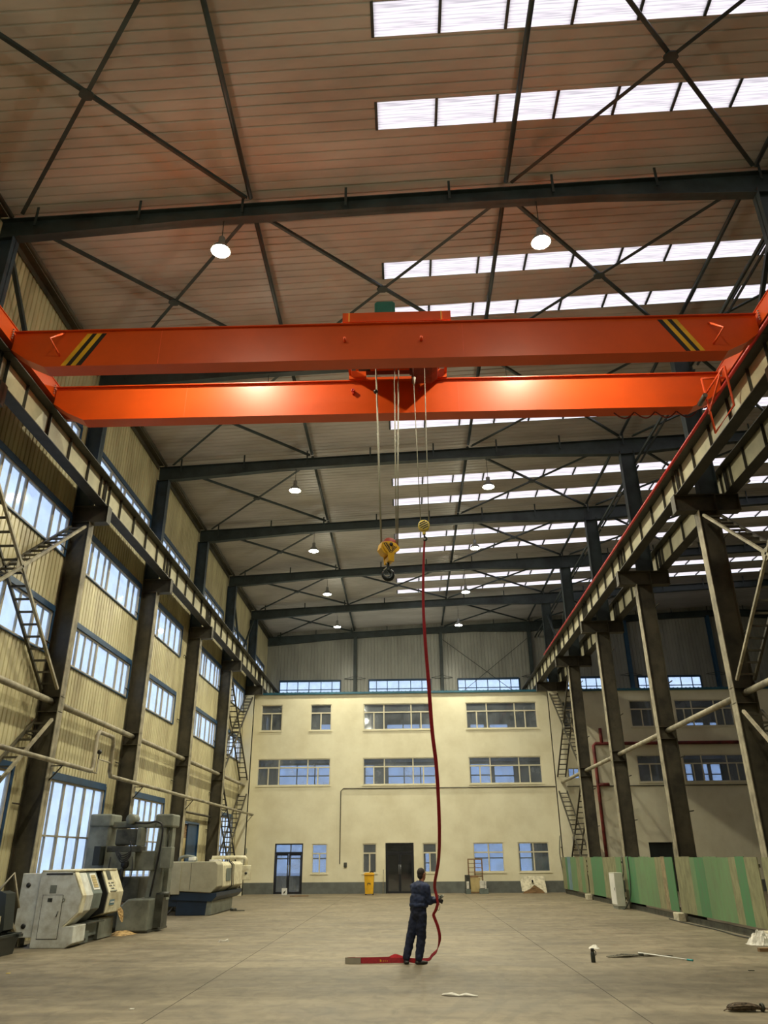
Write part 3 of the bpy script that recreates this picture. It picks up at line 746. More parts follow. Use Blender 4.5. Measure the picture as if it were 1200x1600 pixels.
# ------------------------------------------------------------------ bridge crane
cr_ = thing('overhead_crane', 'orange double-girder overhead travelling crane on the runway rails', 'crane', (-.4, 15, 12.65))
XA, XB = -8.86, 8.06; ZT, ZB = 12.97, 12.02; XC, XD = -8.02, 7.26
def girder(y0, y1, nearg):
    poly = [(XA, ZT), (XA, 12.52), (XC-.45, 12.24), (XC, ZB), (XD, ZB), (XD+.45, 12.24), (XB, 12.52), (XB, ZT)]
    g = MB().prism(poly, y0+.012, y1-.012).build('girder', 'orange', cr_)
    MB().box(XA, XB, y0-.05, y1+.05, ZT, ZT+.022).build('top_plate', 'orange', g)
    b = MB().bar((XC, (y0+y1)/2, ZB-.008), (XD, (y0+y1)/2, ZB-.008), y1-y0+.02, .016)
    for (p, q) in (((XC, ZB), (XC-.45, 12.24)), ((XC-.45, 12.24), (XA, 12.52)), ((XD, ZB), (XD+.45, 12.24)), ((XD+.45, 12.24), (XB, 12.52))):
        b.bar((p[0], (y0+y1)/2, p[1]-.008), (q[0], (y0+y1)/2, q[1]-.008), y1-y0+.02, .016)
    b.build('bottom_plate', 'orange', g)
    MB().box(XA+.2, XB-.2, (y0+y1)/2-.03, (y0+y1)/2+.03, ZT+.022, ZT+.07).build('trolley_rail', 'rail', g)
    return g
G1 = girder(13.84, 14.20, True); G2 = girder(16.10, 16.46, False)
def seam(px_, py0, py1, Y, g):
    a = at(px_, (py0+py1)/2, Y=Y); MB().box(a.x-.006, a.x+.006, Y-.003, Y+.02, ZB+.01, ZT-.01).build('weld_seam', 'orange_rod', g)
seam(249, 525, 570, 13.852, G1); seam(724, 520, 565, 13.852, G1); seam(716, 595, 640, 16.112, G2); seam(290, 605, 650, 16.112, G2)
for (xb_, xt_) in (((94, 102, 109.5, 117.5, 125.5), (137, 145, 152, 160, 167)), ((1108, 1100, 1093, 1085, 1077.5), (1062, 1054, 1046.5, 1039, 1031))):
    yy = 13.845
    for k in range(4):
        bl = at(xb_[k], 573, Y=yy); br_ = at(xb_[k+1], 573, Y=yy)
        tl = at(xt_[k], 521, Y=yy); tr_ = at(xt_[k+1], 521, Y=yy)
        zb, zt_ = ZB+.015, ZT-.06
        MB().prism([(bl.x, zb), (br_.x, zb), (tr_.x, zt_), (tl.x, zt_)], 13.846, 13.852).build('hazard_stripe', 'yellow' if k % 2 == 0 else 'black', G1)
for (p0, p1_, p2) in (((100, 521), (78, 528), (93, 556)), ((1107, 504), (1131, 511), (1115, 537))):
    a, b, c = at(*p0, Y=13.84), at(*p1_, Y=13.45), at(*p2, Y=13.84)
    MB().tube([a, b, c], .022, 8).build('step_handle', 'orange_rod', G1)
for (px_, py_) in ((539, 534), (658, 532)):
    a = at(px_, py_, Y=13.84); MB().cyl((a.x, 13.84, a.z), (a.x, 13.72, a.z+.03), .03, 8).build('lug', 'orange_rod', G1)
for (px_, py_) in ((552, 612), (656, 610)):
    a = at(px_, py_, Y=16.1); MB().lathe([(.02, -.03), (.05, -.03), (.05, .03), (.02, .03), (.02, -.03)], (a.x, 16.05, a.z), 'Y', 12).box(a.x-.02, a.x+.02, 16.03, 16.11, a.z-.09, a.z).build('lug', 'red', G2)
for xs, s in ((-9.05, 1), (8.26, -1)):
    x0, x1 = (-9.26, -8.88) if s == 1 else (8.10, 8.46)
    c = MB().prism([(12.75, 12.80), (13.0, 12.72), (17.2, 12.72), (17.45, 12.80), (17.5, 13.14), (12.7, 13.14)], x0+.02, x1-.02, 'YZ').build('end_carriage', 'orange', cr_)
    MB().box(x0, x1, 12.72, 17.5, 13.14, 13.16).build('top_plate', 'orange', c)
    for y in (13.0, 17.15): MB().lathe([(.0, -.05), (.19, -.05), (.19, -.04), (.16, -.04), (.16, .04), (.19, .04), (.19, .05), (0, .05)], ((-9.10 if s == 1 else 8.31), y, 12.81), 'X', 24).build('wheel', 'blacksteel', c)
    for y, d in ((12.7, -1), (17.5, 1)): MB().cyl((xs, y, 12.98), (xs, y+d*.16, 12.98), .07, 12).build('buffer', 'plastic_black', c)
    xi = x1 if s == 1 else x0
    bo = MB()
    for z in (12.78, 12.84, 12.90, 12.96, 13.02): bo.cyl((xi, 16.02, z), (xi+s*.03, 16.02, z), .016, 6).cyl((xi, 13.76, z), (xi+s*.03, 13.76, z), .016, 6)
    bo.build('bolts', 'lampshade', c)
# conductor service frame under the right end
X0 = at(1132, 573, Z=12.0).x
nt_, nb_ = at(1132, 573, X=X0), at(1147, 633, X=X0); fb_, ft_ = at(1118, 676, X=X0), at(1096, 592, X=X0)
nt_.z = 12.01
sf = MB().tube([nt_, nb_, fb_, ft_], .028, 8)
sf.build('service_frame', 'orange_rod', cr_)
MB().tube([ft_, (XB-.1, ft_.y, ft_.z+.02)], .028, 8).tube([(X0-.02, nt_.y, 12.0), at(1102, 617, X=X0)], .024, 8).tube([at(1108, 647, X=X0), (X0, 14.6, 12.05)], .024, 8).build('frame_diagonals', 'orange_rod', cr_)
tag(MB().tube([at(1093, 632, X=X0-.1), at(1102, 617, X=X0-.1)], .06, 8).build('current_collector', 'gm_dark'), 'dark collector rod held on the orange frame at right crane end', 'collector')
fe = MB()
for k in range(4):
    x = 5.35+k*.52
    fe.tube([(x+.5*u/8, 16.28, 11.98-.17*math.sin(PI*u/8)) for u in range(9)], .018, 6)
fe.build('festoon_cable', 'dkred', cr_)
# conductor bar along the right runway
tag(MB().cyl((8.06, 10, 12.50), (8.06, 43.3, 12.50), .045, 10).build('conductor_bar', 'red'), 'long red conductor bar along the right runway beam', 'conductor bar')

# ------------------------------------------------------------------ trolley with hoists
tr = thing('crane_trolley', 'orange hoist trolley with green motor riding on the crane girders', 'trolley', (-.05, 15.1, 13.04))
f = MB()
f.box(-1.29, 1.20, 13.90, 13.96, 13.10, 13.36).box(-1.29, 1.20, 16.36, 16.42, 13.02, 13.28).box(-1.29, -1.23, 13.96, 16.36, 13.10, 13.30).box(1.14, 1.20, 13.96, 16.36, 13.10, 13.30)
f.box(-1.1, 1.0, 14.5, 14.56, 13.05, 13.30).box(-1.1, 1.0, 15.7, 15.76, 13.05, 13.30)
f.build('frame', 'orange', tr)
MB().box(-1.29, -.85, 16.00, 16.06, 12.99, 13.24).build('end_plate', 'orange', tr)
MB().box(.78, 1.20, 16.00, 16.06, 12.99, 13.24).build('end_plate', 'orange', tr)
MB().box(-.85, .65, 14.56, 15.95, 13.06, 13.10).build('deck', 'dkred', tr)
MB().box(-1.15, -1.13, 13.88, 13.90, 13.10, 13.35).box(.97, .99, 13.88, 13.90, 13.10, 13.35).build('weld_line', 'paleyellow', tr)
for x in (-1.02, .93):
    for y in (14.02, 16.28): MB().lathe([(0, -.05), (.14, -.05), (.14, .05), (0, .05)], (x, y, 13.13+.05), 'Y', 20).build('wheel', 'blacksteel', tr)
d_ = MB().lathe([(0, -.75), (.17, -.75), (.17, -.70), (.14, -.69), (.14, .69), (.17, .70), (.17, .75), (0, .75)], (-.1, 15.1, 12.92), 'X', 24)
for k in range(24): d_.lathe([(.14, -.6+k*.05-.012), (.153, -.6+k*.05), (.14, -.6+k*.05+.012)], (-.1, 15.1, 12.92), 'X', 20)
d_.build('hoist_drum', 'dkred', tr)
MB().lathe([(0, -.3), (.11, -.3), (.11, .3), (0, .3)], (.55, 15.5, 12.85), 'X', 20).build('auxiliary_drum', 'dkred', tr)
MB().cyl((-1.0, 15.3, 12.86), (-.72, 15.3, 12.86), .12, 16).build('brake', 'black', tr)
MB().prism([(.3, 13.0), (.95, 13.0), (.95, 12.85), (.8, 12.72), (.3, 12.72)], 15.0, 15.9).build('gearbox', 'dkred', tr, .02)
g = MB().prism([(-.58, 13.66), (-.52, 13.60), (-.14, 13.60), (-.08, 13.66), (-.08, 14.23), (-.14, 14.29), (-.52, 14.29), (-.58, 14.23)], 14.62, 15.3).build('hoist_motor', 'motor_green', tr, .015)
MB().prism([(-.50, 13.72), (-.16, 13.72), (-.16, 14.2), (-.50, 14.2)], 14.605, 14.62).build('motor_cover', 'motor_green', g, .01)
MB().box(-.50, -.16, 14.7, 15.2, 13.10, 13.62).build('motor_stand', 'dkred', tr)
# ------------------------------------------------------------------ hoist ropes, hook blocks
YH = 15.0
ropes = [((-.57, 15.0, 12.86), (-.46, 15.0, 8.0), .020, 'thickest steel hoist rope, leftmost, down to the large hook block'),
         ((-.12, 15.0, 12.86), (-.14, 15.0, 7.97), .014, 'middle pair of hoist ropes, left one, reaching the large hook block'),
         ((-.02, 15.05, 12.86), (-.11, 15.05, 7.97), .016, 'middle pair of hoist ropes, right one, reaching the large hook block'),
         ((.32, 15.0, 12.80), (.40, 15.0, 8.45), .009, 'left thin rope of the small yellow hook pulley'),
         ((.60, 15.0, 12.80), (.575, 15.0, 8.45), .009, 'right thin rope of the small yellow hook pulley')]
for a, b, r, l in ropes: tag(MB().cyl(a, b, r, 8).build('hoist_rope', 'rope'), l, 'rope', 'hoist ropes')
tag(MB().sphere((-.568, 15.0, at(586, 612, Y=15).z), .055).build('rope_weight', 'black'), 'small black ball on the leftmost thick hoist rope', 'rope ball')
tag(MB().cyl((.335, 15.0, at(645, 602, Y=15).z), (.34, 15.0, at(645, 590, Y=15).z), .018, 8, .045).build('rope_socket', 'ebox'), 'small cone socket on the thin rope under the trolley', 'socket')
kb = thing('hook_block', 'large yellow hook block with red sheave and black hook', 'hook block', (-.36, 15.0, 8.0))
S = 1/617.0; RB = Matrix.Translation((-.25, 14.9, 7.97)) @ Matrix.Rotation(math.radians(22), 4, 'Z')
def cp(x, y): return ((x-408)*S, (620-y)*S)
front = [cp(*p) for p in ((292, 602), (330, 582), (400, 572), (475, 590), (535, 650), (522, 690), (452, 742), (452, 855), (370, 855), (362, 745), (318, 700), (296, 660))]
for y0 in (0, .26):
    pl = MB().prism(front, y0, y0+.03).xf(RB).build('side_plate', 'yellow', kb, .008)
sh = MB()
for k in range(3): sh.lathe([(.03, .05+k*.065), (.175, .05+k*.065), (.145, .075+k*.065), (.145, .085+k*.065), (.175, .108+k*.065), (.03, .108+k*.065)], (0, 0, .0), 'Y', 28)
sh.xf(RB).build('sheaves', 'sheave_red', kb)
MB().lathe([(0, -.02), (.04, -.02), (.04, .31), (0, .31)], (0, 0, 0), 'Y', 16).xf(RB).build('sheave_pin', 'black', kb)
def poly(pts): return [cp(*p) for p in pts]
ch = MB()
for pts in (((300, 612), (312, 606), (400, 735), (392, 738)), ((326, 604), (340, 600), (408, 708), (402, 722)), ((352, 600), (362, 612), (395, 668), (388, 672)),
            ((404, 735), (414, 735), (490, 645), (480, 640)), ((408, 708), (416, 714), (468, 640), (458, 634)), ((412, 678), (420, 680), (446, 636), (438, 630))):
    ch.prism(poly(pts), -.006, .001)
ch.xf(RB).build('chevron_marks', 'black', kb)
cw = MB().box(*(cp(372, 0)[0], cp(450, 0)[0]), .03, .26, cp(0, 850)[1], cp(0, 780)[1]); cw.xf(RB).build('crosshead', 'yellow', kb, .01)
gd = MB().prism([(-.19, .05), (-.22, -.09), (-.14, -.2), (-.05, -.22), (-.05, -.18), (-.13, -.12), (-.17, .03)], .03, .26).xf(RB).build('rope_guard', 'yellow', kb)
hk = MB()
c0 = cp(382, 1010); pts = [(0, .145, cp(0, 850)[1]), (0, .145, cp(0, 900)[1])]
cx_, cz_ = -.035, c0[1]
rr_ = .105; pr = []
for k in range(15):
    a = math.radians(80-k*21); pr.append((cx_+rr_*math.cos(a), .145, cz_+rr_*math.sin(a)))
path = [(-.02, .145, cp(0, 845)[1]), (-.02, .145, cp(0, 905)[1]), (.012, .145, cp(0, 935)[1])]+pr
rad = [.032, .037, .040]+[.041, .046, .052, .056, .059, .061, .061, .060, .056, .050, .043, .036, .029, .020, .011]
hk.tube(path, rad, 14).xf(RB).build('hook', 'blacksteel', kb)
lt = MB().tube([(-.03, .145, cp(0, 905)[1]), (-.115, .145, cz_+.085)], .014, 6).xf(RB).build('hook_latch', 'ebox', kb)
# small hook
RA = Matrix.Translation((.465, 14.93, at(661, 822, Y=15).z))
ka = thing('auxiliary_hook', 'small round yellow hook pulley with black stripes', 'hook', (.488, 15, 8.4))
MB().lathe([(0, 0), (.105, 0), (.122, .012), (.125, .03), (.125, .055), (.11, .07), (.11, .08), (.125, .095), (.125, .12), (.105, .14), (0, .14)], (0, 0, 0), 'Y', 32).xf(RA).build('sheave_case', 'paleyellow', ka)
sp_ = MB()
for o_, L_ in ((-.068, .07), (-.024, .10), (.024, .10), (.068, .07)):
    a = math.radians(28); dx, dz = math.cos(a), math.sin(a); nx, nz = -dz, dx
    sp_.bar((nx*o_-dx*L_, -.003, nz*o_-dz*L_), (nx*o_+dx*L_, -.003, nz*o_+dz*L_), .006, .023, up=(nx, 0, nz))
sp_.xf(RA).build('black_stripes', 'black', ka)
MB().box(-.035, .035, .04, .10, -.20, -.10).xf(RA).build('neck', 'paleyellow', ka, .01)
hp = [(0.005, .07, -.19), (.005, .07, -.25)]+[(.012+.038*math.cos(math.radians(100-k*26)), .07, -.30+.038*math.sin(math.radians(100-k*26))) for k in range(11)]
MB().tube(hp, [.02, .02]+[.018, .02, .021, .022, .022, .022, .021, .019, .016, .012, .007], 10).xf(RA).build('hook', 'blacksteel', ka)

# ------------------------------------------------------------------ red lifting sling
def ribbon(path, wdt, nor, th=.012):
    # path of points; wdt list of half width; nor list of width directions
    mb = MB(); n = len(path); vs = []
    for i, p in enumerate(path):
        p = Vector(p); d = (Vector(path[min(i+1, n-1)])-Vector(path[max(i-1, 0)])).normalized()
        w_ = Vector(nor[i] if isinstance(nor, list) else nor); w_ = (w_-d*w_.dot(d)).normalized(); u = d.cross(w_).normalized()
        hw = wdt[i] if isinstance(wdt, list) else wdt
        vs += [p-w_*hw-u*th/2, p+w_*hw-u*th/2, p+w_*hw+u*th/2, p-w_*hw+u*th/2]
    fs = [(0, 3, 2, 1), (4*n-4, 4*n-3, 4*n-2, 4*n-1)]
    for i in range(n-1):
        for k in range(4): fs.append((4*i+k, 4*i+(k+1) % 4, 4*i+4+(k+1) % 4, 4*i+4+k))
    return mb.add(vs, fs, False)
def cat(pts, n=8):
    P = [Vector(p) for p in pts]; out = []
    for i in range(len(P)-1):
        p0, p1, p2, p3 = P[max(i-1, 0)], P[i], P[i+1], P[min(i+2, len(P)-1)]
        for k in range(n):
            t = k/n; out.append(.5*((2*p1)+(p2-p0)*t+(2*p0-5*p1+4*p2-p3)*t*t+(3*p1-p0-3*p2+p3)*t**3))
    return out+[P[-1]]
sl = thing('lifting_sling', 'long dark red webbing sling hanging from the small hook, tail on the floor', 'sling', (.5, 16.9, 0))
keys = [(663, 843, 15.0), (661.5, 880, 15.08), (661, 940, 15.2), (664, 1000, 15.35), (669, 1060, 15.55), (675, 1140, 15.8), (681, 1190, 16.0), (684.5, 1240, 16.2), (686.5, 1300, 16.45), (685, 1345, 16.65), (679, 1382, 16.8), (682, 1400, 16.85), (684, 1412, 16.88), (682, 1421, 16.9)]
P3 = [at(x, y, Y=Y) for x, y, Y in keys]
c1 = cat(P3, 6); n1 = len(c1)
wd = [.014+.026*min(1, i/(n1*.35)) for i in range(n1)]
nor = [(math.cos(.2+1.1*i/n1), math.sin(.2+1.1*i/n1)*.9, 0) for i in range(n1)]
ribbon(c1, wd, nor, .014).build('upper_leg', 'sling', sl)
c1b = [p+Vector((.012, .035, 0)) for p in c1]
ribbon(c1b, [w_*.8 for w_ in wd], nor, .010).build('rear_leg', 'sling_edge', sl)
tail = [at(684, 1412, Y=16.90), at(681, 1422, Y=16.91), at(677.5, 1429, Y=16.93), at(680, 1437, Y=16.96), at(684, 1448, Y=17.0), at(687, 1462, Y=17.05), at(686, 1475, Y=17.12), at(682, 1486, Y=17.18), at(675, 1493, Y=17.22)]
c2 = cat(tail, 6)
e = c2[-1]
fl_ = [(e.x, 17.2, e.z), (.36, 17.24, .055), (.2, 17.28, .045), (-.1, 17.3, .045), (-.35, 17.3, .05)]
c2 = cat([tuple(p) for p in tail]+fl_[1:], 6)
NT = len(tail)*6-10
ribbon(c2, .030, [tuple(Vector((.9, .4, .1)).lerp(Vector((.1, .5, .9)), min(1, max(0, (i-NT+14)/14)))) for i in range(len(c2))], .012).build('lower_leg', 'sling', sl)
fa = cat([(-.42, 17.42, .05), (-.30, 17.36, .10), (-.12, 17.2, .07), (.1, 17.02, .05)], 6)
ribbon(fa, .038, (0.1, .3, 1), .016).build('folded_bight', 'sling_edge', sl)
f1_ = cat([(-.05, 17.1, .055), (-.35, 17.1, .055), (-.8, 17.1, .05), (-1.2, 17.12, .05), (-1.27, 17.17, .05), (-1.2, 17.22, .05), (-.8, 17.22, .055), (-.4, 17.25, .06)], 6)
ribbon(f1_, .045, (0, .12, 1), .012).build('floor_loop', 'sling', sl)
fe_ = cat([(-.98, 17.085, .052), (-1.2, 17.10, .052), (-1.285, 17.17, .052), (-1.2, 17.24, .052), (-1.1, 17.24, .052)], 6)
ribbon(fe_, .050, (0, .12, 1), .018).build('grey_eye_sleeve', 'sling_eye', sl)
mk = MB()
for k, (w_, h_) in enumerate(((.035, .05), (.012, .03), (.02, .03), (.012, .035), (.02, .03))):
    x = -.60+k*.034; mk.box(x, x+w_*.55, 17.083, 17.087, .038, .038+h_*.7)
mk.build('yellow_marks', 'yellow', sl)

# ------------------------------------------------------------------ high-bay lamps
def lamp(i, j, x, lit=True):
    y = R(i)
    row = 'left' if j == 0 else ('right' if j == 1 else 'unlit')
    if lit: l = 'glowing high-bay lamp in the %s lamp row, %s' % (row, ['nearest of those in view', 'second back, hidden behind the crane girder', 'third back, just past the crane', 'fourth back', 'fifth back', 'farthest by the end wall'][i]) if i >= 0 else 'high-bay lamp above and behind the camera in the %s row, %s' % (row, ORD[-i-1])
    else: l = 'unlit high-bay lamp over the far right bay, %s' % ORD[i]
    t = thing('high_bay_lamp', l, 'lamp', (x, y, LAMP_Z), 'high bay lamps')
    zt = raf_top(x)-.43 if i > -1 else LAMP_Z+1.2
    MB().tube([(x, y, zt), (x, y, LAMP_Z+.42)], .010, 6).build('hanger', 'plastic_black', t)
    MB().lathe([(0, .42), (.07, .42), (.08, .40), (.08, .22), (.10, .20), (.14, .16), (.20, .09), (.235, .0), (.24, -.015), (.232, -.015), (.225, 0), (.19, .085), (.13, .15), (.09, .19), (0, .2)], (x, y, LAMP_Z), 'Z', 24).build('shade', 'lampshade', t)
    MB().lathe([(0, -.035), (.10, -.03), (.17, -.012), (.215, .0), (.17, .012), (0, .02)], (x, y, LAMP_Z-.01), 'Z', 20).build('lens', 'lamp_on' if lit else 'white', t)
    if lit:
        ld = bpy.data.lights.new('lamp_light', 'SPOT'); ld.energy = LAMP_W*(1.0 if i >= 0 else .42); ld.color = LAMP_COL
        ld.spot_size = math.radians(158); ld.spot_blend = .8; ld.shadow_soft_size = .10
        lo = bpy.data.objects.new('lamp_light', ld); COL.objects.link(lo); lo.parent = t; lo.location = (0, 0, -.07)
        ls = bpy.data.lights.new('side_glow', 'POINT'); ls.energy = SIDE_W; ls.color = LAMP_COL; ls.shadow_soft_size = .10
        lo = bpy.data.objects.new('side_glow', ls); COL.objects.link(lo); lo.parent = t; lo.location = (0, 0, -.13)
for i in range(-3, 6):
    for j, x in enumerate(LAMP_X): lamp(i, j, x)
for i in (2, 3, 4, 5): lamp(i, 2, 13.6, False)
# ------------------------------------------------------------------ green board fence between the right columns
XFN = 8.60
mats = {'g': 'fgreen', 'd': 'fdgreen', 'b': 'fbeige', 't': 'fbrown', 'u': 'fblue'}
bays = {0: 'gbgdgb', 1: 'bbdggbd', 2: 'bddggtbd', 3: 'bddbbbg', 4: 'bdugddb'}
bays = {0: 'gbgdgbgd', 1: 'dgbbdggggb', 2: 'dbtggggddb', 3: 'gbbbddbb', 4: 'bggdubd'}
# boards listed from the near end of each bay to the far end
bays = {0: 'bgdgbgdb', 1: 'bdbgggdgbb', 2: 'dtbggggddb', 3: 'gbbbdddb', 4: 'bgbggudb'}
for i, s_ in bays.items():
    y0, y1 = R(i)+.24, R(i+1)-.02; n = len(s_)
    t = thing('board_fence', 'green and olive board fence panel between right columns, %s from the camera' % ORD[i], 'fence', (XFN, (y0+y1)/2, .24), 'fence panels')
    wsum = [1+.35*math.sin(k*2.3+i) for k in range(n)]; tot = sum(wsum); y = y0
    for k, c in enumerate(s_):
        w_ = (y1-y0)*wsum[k]/tot
        MB().box(XFN-.012, XFN+.012, y+.002, y+w_-.002, .25, 1.84+.012*math.sin(k*1.7)).build('board', mats[c], t)
        y += w_
    MB().box(XFN+.012, XFN+.05, y0, y1, .30, .38).box(XFN+.012, XFN+.05, y0, y1, 1.60, 1.68).build('back_rail', 'column', t)
    for q, yy in enumerate((R(i)+.10, R(i)+3.5)):
        if q == 1 and i != 0: continue
    b = MB().box(XFN-.20, XFN+.03, R(i)-.16, R(i)+.34, 0, .24).build('fence_block', 'block', None, .015)
    tag(b, 'whitewashed block under the fence at right column, %s from the camera' % ORD[i], 'block', 'fence foot blocks')
    if i: tag(MB().box(XFN+.06, XFN+.14, y0+.2, y1-.2, 0, .16).build('kerb_beam', 'gm_dark'), 'dark steel channel lying under fence panel, %s from the camera' % ORD[i], 'channel', 'channels under the fence')
    else: tag(MB().box(XFN+.06, XFN+.14, y0+.2, y1-.2, 0, .16).build('kerb_beam', 'gm_dark'), 'dark steel channel under the nearest fence panel', 'channel', 'channels under the fence')
# grey electrical box with cables
eb = at(980, 1418, Z=0)
t = thing('electrical_box', 'tall light grey electrical box standing in front of the fence', 'electrical box', (8.22, 33.6, 0))
MB().box(8.06, 8.38, 33.1, 33.95, .10, 1.28).build('cabinet', 'ebox', t, .012)
MB().box(8.045, 8.06, 33.14, 33.90, .16, 1.24).build('cabinet_door', 'white', t, .006)
MB().box(8.08, 8.36, 33.12, 33.93, 0, .10).build('plinth', 'gm', t)
MB().box(8.035, 8.045, 33.2, 33.24, .65, .75).build('handle', 'black', t)
tag(MB().tube(cat([(8.56, 33.55, 1.86), (8.54, 33.5, 1.3), (8.5, 33.9, .9), (8.45, 35.0, .5), (8.5, 35.9, .06)], 5), .018, 6).build('black_cable', 'plastic_black'), 'black cable sagging from fence top behind the grey electrical box', 'cable', 'cables at the electrical box')
tag(MB().tube(cat([(8.56, 32.7, 1.87), (8.55, 32.65, 1.2), (8.50, 32.7, .5), (8.3, 32.9, .05), (8.2, 33.0, .03)], 5), .020, 6).build('black_cable', 'plastic_black'), 'black cable hanging down fence on near side of grey electrical box', 'cable', 'cables at the electrical box')
tag(MB().tube(cat([(8.42, 28.0, .02), (8.36, 26.6, .02), (8.44, 24, .02), (8.34, 22.3, .02), (8.42, 21.2, .02)], 5), .016, 6).build('black_cable', 'plastic_black'), 'black cable lying along the floor below the near fence panels', 'cable', 'cables at the electrical box')
# wall box by the right ladder brace
p = at(878, 1323, Y=YF-.3); q = at(895, 1307, Y=YF-.3)
t = thing('wall_cabinet', 'small white cabinet with glass front on the office wall beside right ladder brace', 'cabinet', (p.x, YF-.2, p.z))
MB().box(p.x, q.x, YF-.45, YF-.02, p.z, q.z).build('body', 'white', t, .01)
MB().box(p.x+.04, p.x+.36, YF-.462, YF-.45, p.z+.08, q.z-.06).build('pane', 'glass_dark', t)
MB().box(p.x-.02, q.x+.02, YF-.5, YF-.0, p.z-.06, p.z).build('shelf', 'column', t)
tag(MB().tube(cat([(p.x-.02, YF-.06, p.z+.6), (p.x-.12, YF-.05, p.z-.3), (p.x-.05, YF-.05, p.z-1.2), (p.x+.02, YF-.05, .1)], 5), .02, 6).build('black_cable', 'plastic_black'), 'black cable running down the office wall from the small white cabinet', 'cable')

# ------------------------------------------------------------------ things along the office front
p = at(577, 1398.5, Z=0); bx_, by_ = p.x, 46.6
t = thing('wheelie_bin', 'yellow wheelie bin standing left of the dark double door', 'bin', (bx_, by_, 0))
w0, w1, h_ = .22, .27, 1.0
b = MB(); b.add([(bx_-w0, by_-w0, .06), (bx_+w0, by_-w0, .06), (bx_+w0, by_+w0, .06), (bx_-w0, by_+w0, .06), (bx_-w1, by_-w1, h_), (bx_+w1, by_-w1, h_), (bx_+w1, by_+w1, h_), (bx_-w1, by_+w1, h_)], [(0,3,2,1),(4,5,6,7),(0,1,5,4),(1,2,6,5),(2,3,7,6),(3,0,4,7)])
b.build('body', 'yellow', t, .02)
MB().box(bx_-.30, bx_+.30, by_-.31, by_+.30, h_, h_+.06).prism([(bx_-.28, h_+.06), (bx_+.28, h_+.06), (bx_+.2, h_+.12), (bx_-.2, h_+.12)], by_-.28, by_+.28).build('lid', 'yellow', t, .02)
for s in (-1, 1): MB().cyl((bx_+s*.17, by_+.2, .09), (bx_+s*.23, by_+.2, .09), .09, 16).build('wheel', 'plastic_black', t)
MB().box(bx_-.09, bx_+.08, by_-.262, by_-.25, .58, .61).box(bx_-.09, bx_-.06, by_-.262, by_-.25, .50, .61).box(bx_+.04, bx_+.08, by_-.262, by_-.25, .52, .60).build('printed_mark', 'gm_dark', t)
tag(MB().tube([(bx_+.02, by_-.05, h_+.14), (bx_+.12, by_-.05, h_+.17), (bx_+.24, by_-.02, h_+.15)], .035, 8).build('work_glove', 'black'), 'black gloves lying on the yellow bin lid', 'gloves')
p = at(599, 1396, Z=0)
tag(MB().cyl((p.x, YF-.35, .0), (p.x+.02, YF-.05, 1.25), .022, 8).build('pole', 'flange'), 'thin pole leaning beside the dark double door', 'pole')
p = at(747, 1397, Z=0); sx_, sy_ = p.x, 47.4
t = thing('wooden_rack', 'brown wooden rack frame standing right of the person by the office front', 'rack', (sx_, sy_, 0))
f = MB()
for x in (-.42, -.06, .36): f.box(sx_+x-.035, sx_+x+.035, sy_+.18, sy_+.24, 0 if x != -.06 else .9, 1.78)
for z in (1.72, .85): f.box(sx_-.45, sx_+.39, sy_+.16, sy_+.24, z, z+.07)
for z in (1.52, 1.30, 1.08): f.box(sx_-.45, sx_+.39, sy_+.19, sy_+.22, z, z+.03)
f.build('frame', 'wood', t)
MB().box(sx_-.36, sx_+.10, sy_-.1, sy_+.16, .04, .86).build('cupboard', 'wood', t)
MB().box(sx_-.36, sx_+.2, sy_-.11, sy_-.1, .1, .82).build('cupboard_door', 'ply', t)
for (a, b_, c, d, m_, l) in ((-.66, -.38, .0, .95, 'gm_dark', 'dark board leaning at the left of the wooden rack'), (-.60, -.46, .26, .62, 'bag', 'white carton left of the wooden rack'), (.14, .40, .28, .66, 'bag', 'white carton inside the right of the wooden rack'), (.42, .50, .2, .62, 'bag', 'narrow white carton at the right end of the wooden rack'), (.10, .60, .0, .26, 'mgrey', 'grey blue box low on the right of the wooden rack'), (-.64, -.38, 0, .24, 'mgrey', 'grey blue box low on the left of the wooden rack')):
    tag(MB().box(sx_+a, sx_+b_, sy_-.34+(.0 if a > 0 or d < .9 else .3), sy_-.16+(.0 if a > 0 or d < .9 else .3), c, d).build('box', m_, None, .01), l, 'box', 'boxes at the wooden rack')
p = at(820, 1397, Z=0); q = at(861, 1397, Z=0); tz = at(840, 1369, Y=47.9).z
t = thing('broken_board', 'broken white board sheets leaning on the office front, right part', 'board', ((p.x+q.x)/2, 47.8, 0))
L_ = q.x-p.x
for (a, b_, top, bot, m_) in ((0, .36, 1.0, .12, 'block'), (.34, .68, 1.0, .22, 'block'), (.66, 1.0, 1.0, .02, 'block')):
    x0, x1 = p.x+a*L_, p.x+b_*L_; x0t = x0+(.22 if a == 0 else 0)
    MB().add([(x0, 47.6, bot*tz), (x1, 47.6, bot*tz*.7), (x1, 48.2, tz), (x0t, 48.2, tz*.99), (x0, 48.0, tz*.72), (x0, 47.63, bot*tz), (x1, 47.63, bot*tz*.7), (x1, 48.23, tz), (x0t, 48.23, tz*.99), (x0, 48.03, tz*.72)],
             [(0,1,2,3,4), (9,8,7,6,5), (0,5,6,1), (1,6,7,2), (2,7,8,3), (3,8,9,4), (4,9,5,0)]).build('sheet', m_, t)
MB().prism([(p.x, 0), (p.x+L_*.9, 0), (p.x+L_*.8, .16), (p.x+L_*.5, .42), (p.x+L_*.3, .2), (p.x+L_*.1, .1)], 47.42, 47.56).build('debris', 'wood', t)
MB().box(p.x+L_*.44, p.x+L_*.50, 47.78, 47.9, tz*.62, tz*.78).build('dark_hole', 'black', t)
p = at(461, 1394, Z=0)
